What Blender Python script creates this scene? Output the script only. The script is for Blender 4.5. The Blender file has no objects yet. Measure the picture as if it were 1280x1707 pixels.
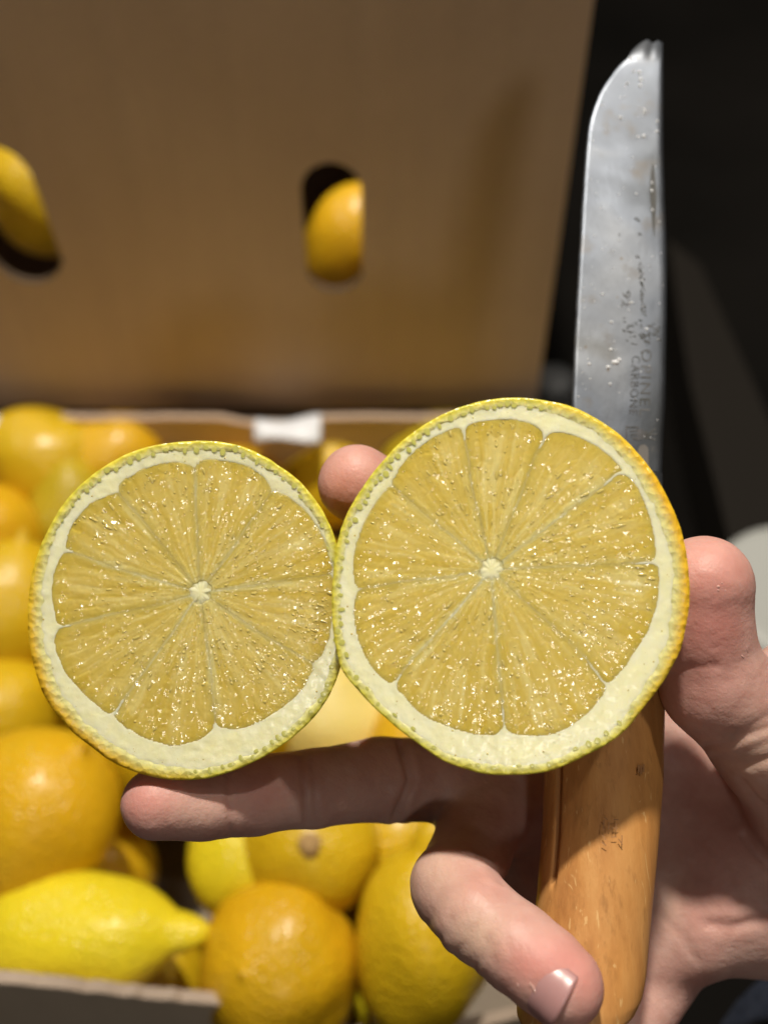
import bpy, bmesh, math, random
import numpy as np
from mathutils import Vector, Matrix, Euler
random.seed(7)
RS = np.random.RandomState(11)
S = bpy.context.scene
COL = S.collection
rad = math.radians

# ------------------------------------------------------------------ camera
PITCH = 47.0
F = 1700.0                                   # focal length in pixels of the 1280x1707 photograph
CAM = Vector((0, 0, 0.50))
cd = bpy.data.cameras.new('camera'); cam = bpy.data.objects.new('camera', cd); COL.objects.link(cam)
cam.location = CAM; cam.rotation_euler = (rad(90 - PITCH), 0, 0)
cd.sensor_fit = 'VERTICAL'; cd.sensor_height = 36; cd.lens = 36 * F / 1707
cd.clip_start = 0.01; cd.clip_end = 50
cd.dof.use_dof = True; cd.dof.focus_distance = 0.199; cd.dof.aperture_fstop = 8.2
S.camera = cam
MC = Matrix.Translation(CAM) @ Euler((rad(90 - PITCH), 0, 0)).to_matrix().to_4x4()
RC = MC.to_3x3()

# ------------------------------------------------------------------ light
w = bpy.data.worlds.new('World'); S.world = w; w.use_nodes = True
bg = w.node_tree.nodes['Background']; bg.inputs[0].default_value = (1.0, 0.86, 0.72, 1); bg.inputs[1].default_value = 0.066
def lamp(name, campos, energy, radius, color):
    l = bpy.data.lights.new(name, 'POINT'); l.energy = energy; l.shadow_soft_size = radius; l.color = color
    o = bpy.data.objects.new(name, l); COL.objects.link(o); o.location = MC @ Vector(campos); return o
# hall lamp over the stall (x right, y up, z towards the camera side; metres from the camera)
lamp('overhead_lamp', (0.02 - 0.07, -0.01 + 1.06, -0.19 + 0.61), 88, 0.036, (1.0, 0.92, 0.80))
lamp('right_hall_lamp', (0.02 + 0.55, -0.01 + 1.00, -0.19 + 0.72), 15, 0.03, (1.0, 0.92, 0.80))
# lamp behind the photographer, lower than the line of sight
lamp('front_lamp', (0.090, -0.245, 0.70), 3.1, 0.040, (1.0, 0.93, 0.83))
S.view_settings.view_transform = 'Standard'; S.view_settings.look = 'None'
S.view_settings.exposure = 0.0; S.view_settings.gamma = 1.0
S.cycles.max_bounces = 8; S.cycles.sample_clamp_indirect = 4.0
try: S.cycles.use_denoising = True
except Exception: pass

# ------------------------------------------------------------------ helpers
def pc(px, py, d):
    """camera-frame point in centimetres: depth d cm along the axis"""
    return Vector(((px - 640) / F * d, -(py - 853.5) / F * d, -d))
def wc(v):
    """camera-frame centimetres -> world metres"""
    return MC @ (Vector(v) * 0.01)
def on_plane(px, py, z):
    """world point where the line of sight meets the horizontal plane z"""
    r = RC @ Vector(((px - 640) / F, -(py - 853.5) / F, -1)); t = (z - CAM.z) / r.z
    return CAM + r * t
def on_wall(px, py, y):
    r = RC @ Vector(((px - 640) / F, -(py - 853.5) / F, -1)); t = (y - CAM.y) / r.y
    return CAM + r * t
def nm(o): return o
def tag(o, label=None, cat=None, group=None, kind=None):
    if label: o['label'] = label
    if cat: o['category'] = cat
    if group: o['group'] = group
    if kind: o['kind'] = kind
    return o
def empty(name, loc):
    o = bpy.data.objects.new(name, None); o.empty_display_size = 0.01; COL.objects.link(o); o.location = loc; return o
def mesh_obj(name, verts, faces, mat, parent=None, origin=None, smooth=True, attrs=None):
    """verts in world metres; origin: the world point that becomes the object's origin"""
    v = np.asarray(verts, dtype=np.float64).reshape(-1, 3)
    og = Vector(origin) if origin is not None else (parent.matrix_basis.translation.copy() if parent else Vector((0, 0, 0)))
    v = v - np.array(og)
    me = bpy.data.meshes.new(name)
    if isinstance(faces, np.ndarray):
        n, k = faces.shape
        me.vertices.add(len(v)); me.vertices.foreach_set('co', v.astype(np.float32).ravel())
        me.loops.add(n * k); me.loops.foreach_set('vertex_index', faces.astype(np.int32).ravel())
        me.polygons.add(n); me.polygons.foreach_set('loop_start', np.arange(n, dtype=np.int32) * k)
        me.update(calc_edges=True); me.validate()
    else:
        me.from_pydata(v.tolist(), [], faces); me.update()
    if smooth: me.polygons.foreach_set('use_smooth', [True] * len(me.polygons))
    for k, a in (attrs or {}).items():
        at = me.attributes.new(k, 'FLOAT', 'POINT'); at.data.foreach_set('value', np.asarray(a, dtype=np.float32))
    if mat: me.materials.append(mat)
    o = bpy.data.objects.new(name, me); COL.objects.link(o)
    if parent: o.parent = parent; 
    else: o.location = og
    return o
def grid_faces(nu, nv, wrap=False):
    f = []
    for i in range(nu - 1):
        for j in range(nv if wrap else nv - 1):
            a = i * nv + j; b = i * nv + (j + 1) % nv
            f.append((a, b, b + nv, a + nv))
    return f
def hash2(ix, iy, s=0):
    n = (ix.astype(np.int64) * 374761393 + iy.astype(np.int64) * 668265263 + s * 974634777) & 0xffffffff
    n = ((n ^ (n >> 13)) * 1274126177) & 0xffffffff
    n = (n ^ (n >> 16)) & 0xffffffff
    return n / 4294967295.0
def vnoise(x, y, s=0):
    xi = np.floor(x); yi = np.floor(y); fx = x - xi; fy = y - yi
    fx = fx * fx * (3 - 2 * fx); fy = fy * fy * (3 - 2 * fy)
    a = hash2(xi, yi, s); b = hash2(xi + 1, yi, s); c = hash2(xi, yi + 1, s); d = hash2(xi + 1, yi + 1, s)
    return (a * (1 - fx) + b * fx) * (1 - fy) + (c * (1 - fx) + d * fx) * fy - 0.5
def worley(x, y, s=0):
    """nearest-cell distance, second distance, cell random, offset from the cell centre"""
    xi = np.floor(x); yi = np.floor(y)
    f1 = np.full(x.shape, 9.0); f2 = np.full(x.shape, 9.0); rid = np.zeros(x.shape); ox = np.zeros(x.shape); oy = np.zeros(x.shape)
    for dx in (-1, 0, 1):
        for dy in (-1, 0, 1):
            cx = xi + dx; cy = yi + dy
            qx = cx + 0.15 + 0.7 * hash2(cx, cy, s + 1); qy = cy + 0.15 + 0.7 * hash2(cx, cy, s + 2)
            d = np.hypot(x - qx, y - qy); m = d < f1
            f2 = np.where(m, f1, np.minimum(f2, d))
            rid = np.where(m, hash2(cx, cy, s + 3), rid); ox = np.where(m, x - qx, ox); oy = np.where(m, y - qy, oy)
            f1 = np.where(m, d, f1)
    return f1, f2, rid, ox, oy
def sst(a, b, x):
    t = np.clip((x - a) / (b - a), 0, 1); return t * t * (3 - 2 * t)

# ------------------------------------------------------------------ materials
class NT:
    def __init__(s, name):
        s.m = bpy.data.materials.new(name); s.m.use_nodes = True; s.t = s.m.node_tree; s.n = s.t.nodes; s.p = s.n['Principled BSDF']
    def new(s, t, **k):
        n = s.n.new(t)
        for a, v in k.items(): setattr(n, a, v)
        return n
    def link(s, a, b): s.t.links.new(a, b)
    def coord(s, scale=(1, 1, 1), rot=(0, 0, 0), kind='Object'):
        c = s.new('ShaderNodeTexCoord'); mp = s.new('ShaderNodeMapping'); mp.inputs['Scale'].default_value = scale; mp.inputs['Rotation'].default_value = rot
        s.link(c.outputs[kind], mp.inputs[0]); return mp.outputs[0]
    def noise(s, co, scale, detail=3, rough=0.5, dist=0):
        n = s.new('ShaderNodeTexNoise'); n.inputs['Scale'].default_value = scale; n.inputs['Detail'].default_value = detail
        n.inputs['Roughness'].default_value = rough; n.inputs['Distortion'].default_value = dist; s.link(co, n.inputs['Vector']); return n.outputs['Fac']
    def voro(s, co, scale, feature='F1'):
        n = s.new('ShaderNodeTexVoronoi', feature=feature); n.inputs['Scale'].default_value = scale; s.link(co, n.inputs['Vector']); return n.outputs['Distance']
    def ramp(s, fac, stops):
        r = s.new('ShaderNodeValToRGB'); e = r.color_ramp.elements
        while len(e) < len(stops): e.new(0.5)
        for i, (p, c) in enumerate(stops): e[i].position = p; e[i].color = (*c, 1) if len(c) == 3 else c
        s.link(fac, r.inputs[0]); return r.outputs[0]
    def mix(s, fac, a, b, blend='MIX'):
        n = s.new('ShaderNodeMix', data_type='RGBA', blend_type=blend)
        for i, v in ((0, fac), (6, a), (7, b)):
            if hasattr(v, 'is_linked') or hasattr(v, 'node'): s.link(v, n.inputs[i])
            elif i == 0: n.inputs[0].default_value = v
            else: n.inputs[i].default_value = (*v, 1)
        return n.outputs[2]
    def math(s, op, a, b=0.0):
        n = s.new('ShaderNodeMath', operation=op)
        for i, v in ((0, a), (1, b)):
            if hasattr(v, 'node'): s.link(v, n.inputs[i])
            else: n.inputs[i].default_value = v
        return n.outputs[0]
    def attr(s, name):
        n = s.new('ShaderNodeAttribute', attribute_name=name); return n.outputs['Fac']
    def bump(s, h, strength, dist, prev=None):
        b = s.new('ShaderNodeBump'); b.inputs['Strength'].default_value = strength; b.inputs['Distance'].default_value = dist
        s.link(h, b.inputs['Height'])
        if prev: s.link(prev, b.inputs['Normal'])
        s.link(b.outputs[0], s.p.inputs['Normal']); return b.outputs[0]
    def set(s, **k):
        for a, v in k.items():
            i = s.p.inputs[a.replace('_', ' ')]
            if hasattr(v, 'node'): s.link(v, i)
            elif isinstance(v, tuple) and len(v) == 3 and i.type == 'RGBA': i.default_value = (*v, 1)
            else: i.default_value = v
        return s
    def sss(s, wgt, radius, scale=1.0):
        s.p.inputs['Subsurface Weight'].default_value = wgt; s.p.inputs['Subsurface Radius'].default_value = radius; s.p.inputs['Subsurface Scale'].default_value = scale

def mat_rind(name, c1, c2, c3):
    t = NT(name); co = t.coord()
    n = t.noise(co, 22, 4, 0.6)
    col = t.ramp(n, [(0.25, c1), (0.55, c2), (0.8, c3)])
    fine = t.noise(co, 240, 2)
    col = t.mix(t.math('MULTIPLY', fine, 0.25), col, tuple(x * 0.72 for x in c2))
    t.set(Base_Color=col, Roughness=0.34, Specular_IOR_Level=0.5)
    t.sss(0.12, (0.006, 0.003, 0.0008))
    pores = t.voro(co, 420)
    b = t.bump(t.ramp(pores, [(0.0, (0, 0, 0)), (0.5, (1, 1, 1))]), 0.6, 0.0009)
    t.bump(t.noise(co, 55, 3), 0.28, 0.002, b)
    return t.m
R_YEL = mat_rind('rind_yellow', (0.60, 0.41, 0.012), (0.66, 0.43, 0.010), (0.62, 0.37, 0.007))
R_LEM = mat_rind('rind_bright_yellow', (0.70, 0.56, 0.018), (0.76, 0.62, 0.018), (0.70, 0.54, 0.015))
R_ORG = mat_rind('rind_orange_yellow', (0.66, 0.41, 0.011), (0.70, 0.405, 0.009), (0.65, 0.35, 0.006))
R_GRN = mat_rind('rind_green_yellow', (0.40, 0.32, 0.02), (0.52, 0.38, 0.015), (0.46, 0.30, 0.012))
R_PALE = mat_rind('rind_pale', (0.80, 0.68, 0.28), (0.82, 0.66, 0.20), (0.80, 0.48, 0.03))

def mat_flavedo():
    t = NT('cut_lemon_rind'); co = t.coord()
    ed = t.attr('edge'); og = t.attr('orange')
    n = t.noise(co, 160, 3)
    col = t.ramp(n, [(0.3, (0.56, 0.53, 0.05)), (0.6, (0.70, 0.60, 0.06)), (0.8, (0.62, 0.56, 0.07))])
    col = t.mix(og, col, (0.80, 0.46, 0.015))
    col = t.mix(ed, col, (0.80, 0.77, 0.36))
    t.set(Base_Color=col, Roughness=0.28, Specular_IOR_Level=0.55)
    t.sss(0.25, (0.004, 0.003, 0.001))
    b = t.bump(t.voro(co, 700), 0.5, 0.0006)
    t.bump(t.noise(co, 900, 2), 0.34, 0.0004, b)
    return t.m
M_FLAV = mat_flavedo()
def mat_pith():
    t = NT('white_pith'); co = t.coord()
    n = t.noise(co, 260, 4, 0.6); y = t.attr('yellow')
    col = t.ramp(n, [(0.3, (0.92, 0.88, 0.50)), (0.7, (0.95, 0.92, 0.62))])
    col = t.mix(y, col, (0.80, 0.70, 0.28))
    t.set(Base_Color=col, Roughness=0.33, Specular_IOR_Level=0.5)
    t.sss(0.5, (0.003, 0.0026, 0.0016))
    t.p.inputs['Coat Weight'].default_value = 0.25; t.p.inputs['Coat Roughness'].default_value = 0.15
    b = t.bump(t.noise(co, 1100, 3, 0.6), 0.16, 0.0003)
    t.bump(t.noise(co, 300, 2), 0.12, 0.0008, b)
    return t.m
M_PITH = mat_pith()
def mat_pulp(name='wet_lemon_pulp', bead=False):
    t = NT(name); co = t.coord()
    if bead: col = t.ramp(t.noise(co, 60), [(0.3, (0.76, 0.58, 0.17)), (0.7, (0.82, 0.67, 0.25))])
    else:
        st = t.attr('streak'); ed = t.attr('rim'); pe = t.attr('pale')
        col = t.ramp(st, [(0.05, (0.61, 0.445, 0.070)), (0.40, (0.68, 0.520, 0.125)), (0.75, (0.76, 0.635, 0.225)), (1.0, (0.88, 0.80, 0.46))])
        col = t.mix(ed, col, (0.62, 0.44, 0.045))
        col = t.mix(pe, col, (0.86, 0.75, 0.36))
    t.set(Base_Color=col, Roughness=0.35, Specular_IOR_Level=0.15)
    t.sss(0.85, (0.0027, 0.0019, 0.0008))
    t.p.subsurface_method = 'BURLEY'
    t.p.inputs['Coat Weight'].default_value = 1.0; t.p.inputs['Coat Roughness'].default_value = 0.09; t.p.inputs['Coat IOR'].default_value = 1.78
    def cb(h, st_, d, prev=None):
        n = t.new('ShaderNodeBump'); n.inputs['Strength'].default_value = st_; n.inputs['Distance'].default_value = d; t.link(h, n.inputs['Height'])
        if prev: t.link(prev, n.inputs['Normal'])
        return n.outputs[0]
    b = cb(t.noise(co, 300, 2, 0.5), 0.66, 0.0014)
    b = cb(t.noise(co, 800, 2, 0.5), 0.35, 0.0005, b)
    if not bead: b = cb(t.attr('ves'), 0.6, 0.0004, b)
    t.link(b, t.p.inputs['Coat Normal'])
    return t.m
M_PULP = mat_pulp()
def mat_simple(name, col, rough=0.5, metal=0.0, spec=0.5, **k):
    t = NT(name); t.set(Base_Color=col, Roughness=rough, Metallic=metal, Specular_IOR_Level=spec); return t.m
M_JUICE = NT('juice_bead'); M_JUICE.set(Base_Color=(0.64, 0.51, 0.14), Roughness=0.07, Specular_IOR_Level=1.0, IOR=1.65); M_JUICE = M_JUICE.m
M_WATER = NT('water_bead'); M_WATER.set(Base_Color=(0.66, 0.68, 0.72), Roughness=0.08, Specular_IOR_Level=1.0, IOR=1.6); M_WATER = M_WATER.m  # opaque whitish colour paints in the bright glint of the drops
M_WETSKIN = NT('wet_skin'); M_WETSKIN.set(Base_Color=(0.62, 0.36, 0.31), Roughness=0.05, Specular_IOR_Level=1.0, IOR=1.6); M_WETSKIN = M_WETSKIN.m
M_GLAND = NT('oil_gland'); M_GLAND.set(Base_Color=(0.62, 0.60, 0.14), Roughness=0.22); M_GLAND.sss(0.3, (0.003, 0.003, 0.001)); M_GLAND = M_GLAND.m

def mat_card(name, a, b, streak=1.0):
    t = NT(name); co = t.coord(); sc = t.coord(scale=(1, 1, 0.06))
    n = t.noise(co, 9, 5, 0.6); s2 = t.noise(sc, 90, 3, 0.6)
    col = t.ramp(n, [(0.3, a), (0.7, b)])
    col = t.mix(t.math('MULTIPLY', s2, 0.4 * streak), col, tuple(x * 0.62 for x in a))
    fib = t.noise(co, 700, 2)
    col = t.mix(t.math('MULTIPLY', fib, 0.25), col, tuple(min(1, x * 1.5) for x in b))
    t.set(Base_Color=col, Roughness=0.72, Specular_IOR_Level=0.3)
    bb = t.bump(s2, 0.25, 0.002); t.bump(fib, 0.2, 0.0005, bb)
    return t.m
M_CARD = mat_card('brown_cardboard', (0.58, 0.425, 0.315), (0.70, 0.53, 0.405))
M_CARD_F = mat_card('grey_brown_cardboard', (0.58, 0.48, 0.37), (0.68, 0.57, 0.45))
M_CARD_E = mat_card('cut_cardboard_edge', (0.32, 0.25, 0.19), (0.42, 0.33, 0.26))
M_CARD_S = mat_card('shaded_side_cardboard', (0.20, 0.165, 0.125), (0.26, 0.21, 0.16))  # darkened copy of the cardboard, shade painted onto the crate's sides and bottom
M_DARK = mat_card('dark_shade_cardboard', (0.10, 0.07, 0.045), (0.13, 0.09, 0.06))

# ------------------------------------------------------------------ halved lemons
def plane_frame(center, tx, ty):
    """centre in camera cm, tilt angles (deg) about the vertical and horizontal: returns origin, ex, ey, n (cam frame)"""
    n = Vector((math.sin(rad(tx)), math.sin(rad(ty)), 1)).normalized()
    ex = (Vector((1, 0, 0)) - n * n.x).normalized(); ey = n.cross(ex)
    return center, ex, ey, n
def to_plane(fr, px, py):
    c, ex, ey, n = fr
    r = Vector(((px - 640) / F, -(py - 853.5) / F, -1)); t = c.dot(n) / r.dot(n); p = r * t - c
    return p.dot(ex), p.dot(ey)
def polar(fr, pts, o=(0, 0)):
    th = []; rr = []
    for px, py in pts:
        x, y = to_plane(fr, px, py); x -= o[0]; y -= o[1]
        th.append(math.atan2(y, x)); rr.append(math.hypot(x, y))
    i = np.argsort(th); th = np.array(th)[i]; rr = np.array(rr)[i]
    T = np.concatenate([th - 2 * np.pi, th, th + 2 * np.pi]); R = np.concatenate([rr, rr, rr])
    # smooth interpolation on a fine table
    g = np.linspace(-np.pi, np.pi, 721); v = np.interp(g, T, R)
    k = np.hanning(23); k /= k.sum(); v = np.convolve(np.concatenate([v[-12:-1], v, v[1:12]]), k, 'valid')[:721]
    return lambda a: np.interp((a + np.pi) % (2 * np.pi) - np.pi, g, v)

def half_lemon(label, cpx, cpy, d, tx, ty, outline, flesh, core_px, memb_px, depth, seed, orange_dir, side):
    fr = plane_frame(pc(cpx, cpy, d), tx, ty)
    c, ex, ey, n = fr
    RO = polar(fr, outline)
    cx, cy = to_plane(fr, *core_px)
    RF = polar(fr, flesh, (cx, cy))                      # flesh edge about the core
    ma = sorted(math.atan2(y - cy, x - cx) for x, y in (to_plane(fr, *m) for m in memb_px))
    root = empty('lemon_half', wc(c))
    tag(root, label, 'lemon half', 'two halves of one cut lemon')
    def W(x, y, z):
        P = np.stack([np.asarray(x, float).ravel(), np.asarray(y, float).ravel(), np.asarray(z, float).ravel()], 1)
        B = np.array([ex, ey, n]); Q = P @ B + np.array(c)
        Mw = np.array(MC)
        return (Q * 0.01) @ Mw[:3, :3].T + Mw[:3, 3]
    # ---- rind: body + the band of yellow skin seen in the cut
    NA = 360; th = np.linspace(-np.pi, np.pi, NA, endpoint=False)
    V = []; E = []; O = []
    ro = RO(th); knob = 0.003 * np.sin(th * 41 + seed) * np.sin(th * 17) + 0.012 * vnoise(np.cos(th) * 9 + 20, np.sin(th) * 9 + 20, seed)
    ogm = sst(0.35, 0.95, np.cos(th - orange_dir) + 0.25 * vnoise(np.cos(th) * 4 + 9, np.sin(th) * 4 + 9, seed + 4))
    wband = 0.21 + 0.16 * ogm + 0.08 * vnoise(np.cos(th) * 12 + 40, np.sin(th) * 12 + 40, seed) + 0.05 * vnoise(np.cos(th) * 30 + 40, np.sin(th) * 30 + 40, seed + 1)
    for k, fr_ in enumerate((1.0, 0.75, 0.5, 0.25, 0.0)):
        r = ro + knob - wband * fr_ - (0.012 if k == 4 else 0)
        z = 0.004 + 0.004 * math.sin(math.pi * (1 - fr_) * 0.9) + 0.005 * vnoise(np.cos(th) * r * 6 + 50, np.sin(th) * r * 6 + 50, seed + 2) - (0.03 if k == 0 else 0)
        V.append(np.stack([np.cos(th) * r, np.sin(th) * r, z + 0 * r], 1))
        E.append(np.full(NA, (1.0, 0.85, 0.45, 0.08, 0)[k])); O.append(ogm * (0.1, 0.35, 0.7, 1.0, 1.0)[k])
    ns = 26
    for k in range(1, ns + 1):
        a = k / ns * math.pi / 2
        s_ = math.cos(a) ** 0.9; zz = -depth * math.sin(a) ** 1.02
        shrink = s_ * (ro + knob) + 0.0 * ro
        pk = 0.012 * vnoise(th * 14, np.full(NA, k * 1.7), seed + 5) * s_
        V.append(np.stack([np.cos(th) * (shrink + pk), np.sin(th) * (shrink + pk), zz + 0 * ro], 1))
        E.append(np.zeros(NA)); O.append(np.clip(ogm + 0.25, 0, 1))
    V = np.concatenate(V); nr = 5 + ns
    mesh_obj('rind', W(V[:, 0], V[:, 1], V[:, 2]), np.array(grid_faces(nr, NA, True)), M_FLAV, root, attrs={'edge': np.concatenate(E), 'orange': np.concatenate(O)})
    # ---- oil glands in the rind band
    gv = []; gf = []
    a = -np.pi
    while a < np.pi:
        dens = 0.5 + 0.5 * math.sin(a * 2.3 + seed)
        r = float(RO(np.array([a]))[0]) - RS.uniform(0.08, 0.17)
        la = RS.uniform(0.035, 0.06); lr = RS.uniform(0.03, 0.075) * (0.5 + 0.6 * dens); hz = 0.002; r -= RS.uniform(0, 0.05)
        base = len(gv); e1 = np.array([-math.sin(a), math.cos(a)]); e2 = np.array([math.cos(a), math.sin(a)])
        for i in range(3):
            b = i / 3 * math.pi / 2
            for j in range(10):
                q = j / 10 * 2 * math.pi; s_ = math.cos(b)
                p = e2 * r + e1 * (la * s_ * math.cos(q)) + e2 * (lr * s_ * math.sin(q))
                gv.append((p[0], p[1], 0.011 + hz * math.sin(b)))
        gv.append((*(e2 * r), 0.011 + hz))
        for i in range(2):
            for j in range(10):
                gf.append((base + i * 10 + j, base + i * 10 + (j + 1) % 10, base + (i + 1) * 10 + (j + 1) % 10, base + (i + 1) * 10 + j))
        for j in range(10): gf.append((base + 20 + j, base + 20 + (j + 1) % 10, base + 30))
        if math.cos(a - orange_dir) > 0.55: del gv[base:]; gf[:] = [q_ for q_ in gf if max(q_) < base]
        a += RS.uniform(0.03, 0.10) / (0.6 + 0.5 * dens)
    gv = np.array(gv); o = mesh_obj('oil_gland', W(gv[:, 0], gv[:, 1], gv[:, 2]), gf, M_GLAND, root); o['kind'] = 'stuff'
    # ---- pith disc with the thin walls between the segments
    G = 0.03
    xs = np.arange(-3.7, 3.71, G); X, Y = np.meshgrid(xs, xs)
    rr = np.hypot(X, Y); t2 = np.arctan2(Y, X); ro2 = RO(t2)
    def seg_field(X, Y):
        dx = X - cx; dy = Y - cy; r = np.hypot(dx, dy); a = np.arctan2(dy, dx)
        a = a + 0.05 * vnoise(r * 1.4 + 30, a * 2 + 30, seed + 8) + 0.015 * vnoise(r * 6 + 30, a * 3 + 30, seed + 18)
        best = np.full(X.shape, -9.0); idx = np.zeros(X.shape, int)
        for i in range(len(ma)):
            a0 = ma[i]; a1 = ma[(i + 1) % len(ma)]
            if a1 < a0: a1 += 2 * np.pi
            am = (a0 + a1) / 2; hw = (a1 - a0) / 2
            da = (a - am + np.pi) % (2 * np.pi) - np.pi
            side_d = r * np.sin(np.clip(hw - np.abs(da), -1.5, 1.5)) + 0.012
            ind = RF(am + da) * 1.025 - r + 0.015 * vnoise(a * 12, r * 0 + 3.3, seed + 9)
            inn = r - (0.20 + 0.08 * vnoise(a * 2.2 + 7, r * 0, seed + 3))
            k = 0.15 + 0.0 * r
            h = np.clip(0.5 + 0.5 * (ind - side_d) / k, 0, 1)
            f = ind * (1 - h) + side_d * h - k * h * (1 - h)
            k = 0.06; h = np.clip(0.5 + 0.5 * (inn - f) / k, 0, 1); f = inn * (1 - h) + f * h - k * h * (1 - h)
            m = f > best; idx = np.where(m, i, idx); best = np.where(m, f, best)
        return best, idx, r, a
    best, idx, rc, ac = seg_field(X, Y)
    keep = rr < ro2 - 0.03
    rough = 0.012 * vnoise(X * 9, Y * 9, seed + 6) + 0.006 * vnoise(X * 24, Y * 24, seed + 7)
    Z = rough * 0.8 - 0.005 - 0.012 * sst(2.7, 2.0, rc) - 0.06 * sst(0.03, 0.09, best)
    yel = 0.95 * sst(2.75, 1.9, rc) + 0.25 * sst(0.16, 0.05, ro2 - rr)
    def cells(keep, Zs, name, mat, attrs):
        ny, nx = keep.shape; id_ = -np.ones(keep.shape, int); id_[keep] = np.arange(keep.sum())
        q = keep[:-1, :-1] & keep[1:, :-1] & keep[:-1, 1:] & keep[1:, 1:]
        f = np.stack([id_[:-1, :-1][q], id_[:-1, 1:][q], id_[1:, 1:][q], id_[1:, :-1][q]], 1)
        return f
    f = cells(keep, Z, None, None, None)
    mesh_obj('pith', W(X[keep], Y[keep], Z[keep]), f, M_PITH, root, attrs={'yellow': yel[keep]})
    # ---- segments of pulp
    G = 0.021
    xs = np.arange(-3.4, 3.41, G); X, Y = np.meshgrid(xs, xs)
    best, idx, rc, ac = seg_field(X, Y)
    ar = ac * 2.1
    warp = 0.25 * vnoise(X * 2.2, Y * 2.2, seed + 20)
    f1, f2, rid, ox, oy = worley(ar / 0.17 + warp, rc / 0.62 + 0.5 * vnoise(ar * 6, rc, seed + 21), seed + 30)
    g1, g2, gid, gx, gy = worley(X / 0.11 + 9, Y / 0.11 + 9, seed + 40)
    ves = (1 - np.clip(f1, 0, 1) ** 2) * 0.005 + 0.35 * (gx * (gid - 0.5) + gy * (hash2(np.floor(gid * 997), np.floor(gid * 71), 9) - 0.5)) * 0.024
    vattr = np.clip(1 - f1, 0, 1)
    til = (ox * (rid - 0.5) * 0.012 + oy * (hash2(np.floor(rid * 999), np.floor(rid * 77), 3) - 0.5) * 0.016)
    fine = 0.005 * vnoise(X * 14, Y * 14, seed + 22) + 0.002 * vnoise(X * 30, Y * 30, seed + 23)
    ridge = -0.002 * sst(0.10, 0.0, f2 - f1)
    Z = -0.034 + 0.034 * sst(-0.03, 0.008, best) + (ves + til + fine + ridge) * sst(0.0, 0.08, best) - 0.010 + 0.004 * sst(0.05, 0.016, best) * sst(2.75, 2.3, rc) * sst(-0.01, 0.01, best)
    streak = 0.36 + 0.5 * (rid - 0.5) * 0.6 + 0.30 * vnoise(ar * 5 + 40, rc * 0.8, seed + 24) + 0.36 * sst(0.060, 0.012, best) * (0.55 + 1.0 * vnoise(X * 2 + 5, Y * 2 + 5, seed + 26)) + 0.24 * sst(1.1, 0.25, rc) * (0.5 + vnoise(ar * 8, rc * 0.5 + 5, seed + 25))
    streak += 0.25 * sst(0.05, 0.0, f2 - f1) * (hash2(np.floor(rid * 555), np.floor(rid * 91), 5) > 0.62)
    streak += 0.42 * vnoise(ar * 16 + 3, rc * 1.1, seed + 27) + 0.24 * vnoise(ar * 34 + 3, rc * 2.0, seed + 28)
    rim = 0.5 * sst(0.35, 0.05, RF(ac) - rc)
    palem = np.maximum(0.85 * sst(0.035, -0.01, RF(ac) * 1.025 - rc), np.clip(0.34 * sst(0.034, 0.012, best) * (0.75 + 1.9 * vnoise(X * 1.7 + 5, Y * 1.7 + 5, seed + 26)), 0, 1))
    for i in range(len(ma)):
        own = idx == i; wide = own.copy()
        drop = np.zeros(own.shape)
        for it in range(11):                              # the sac skin tucks under its neighbours and the pith
            g = wide.copy(); g[1:] |= wide[:-1]; g[:-1] |= wide[1:]; g[:, 1:] |= wide[:, :-1]; g[:, :-1] |= wide[:, 1:]
            drop[g & ~wide] = 0.004 + 0.0035 * it; wide = g
        keep = (best > -0.16) & wide & (rc < RF(ac) * 1.025 + 0.13) & (rc > 0.03) & (rc > 0.05)
        f = cells(keep, Z, None, None, None)
        Zi = Z - drop - 0.03 * sst(0.0, -0.14, best)
        mesh_obj('pulp_segment', W(X[keep], Y[keep], Zi[keep]), f, M_PULP, root,
                 attrs={'streak': np.clip(streak[keep], 0, 1), 'rim': rim[keep], 'pale': palem[keep], 'ves': vattr[keep]})
    # ---- juice beads
    bv = []; bf = []
    nb = 620; k = 0
    while k < nb:
        x, y = RS.uniform(-3.3, 3.3, 2)
        b_, i_, r_, a_ = seg_field(np.array([x]), np.array([y])); 
        edge = float(RO(np.array([math.atan2(y, x)]))[0]) - math.hypot(x, y)
        if edge < 0.03: continue
        onp = b_[0] > 0.06
        if not onp and RS.uniform() > 0.55: continue
        # clusters: sparse in places as juice pools
        if vnoise(np.array([x * 1.3]), np.array([y * 1.3]), seed + 60)[0] < RS.uniform(-0.38, 0.25): continue
        k += 1
        big = RS.uniform() ** 3.5
        rr_ = 0.015 + 0.026 * big if onp else 0.010 + 0.018 * big
        hh = rr_ * RS.uniform(0.08, 0.16 if rr_ > 0.022 else 0.36)
        el = RS.uniform(1.0, 3.2) if (onp and RS.uniform() < 0.45) else 1.0
        aa = float(a_[0]) + RS.uniform(-.3, .3); e2 = np.array([math.cos(aa), math.sin(aa)]); e1 = np.array([-e2[1], e2[0]])
        base = len(bv); z0 = -0.001 if onp else -0.003
        for i in range(3):
            bb = i / 3 * math.pi / 2
            for j in range(8):
                q = j / 8 * 2 * math.pi; s_ = math.cos(bb)
                p = np.array([x, y]) + e1 * (rr_ * s_ * math.cos(q)) + e2 * (rr_ * el * s_ * math.sin(q))
                bv.append((p[0], p[1], z0 - 0.012 + (hh + 0.012) * math.sin(bb)))
        bv.append((x, y, z0 + hh))
        for i in range(2):
            for j in range(8): bf.append((base + i * 8 + j, base + i * 8 + (j + 1) % 8, base + (i + 1) * 8 + (j + 1) % 8, base + (i + 1) * 8 + j))
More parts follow.
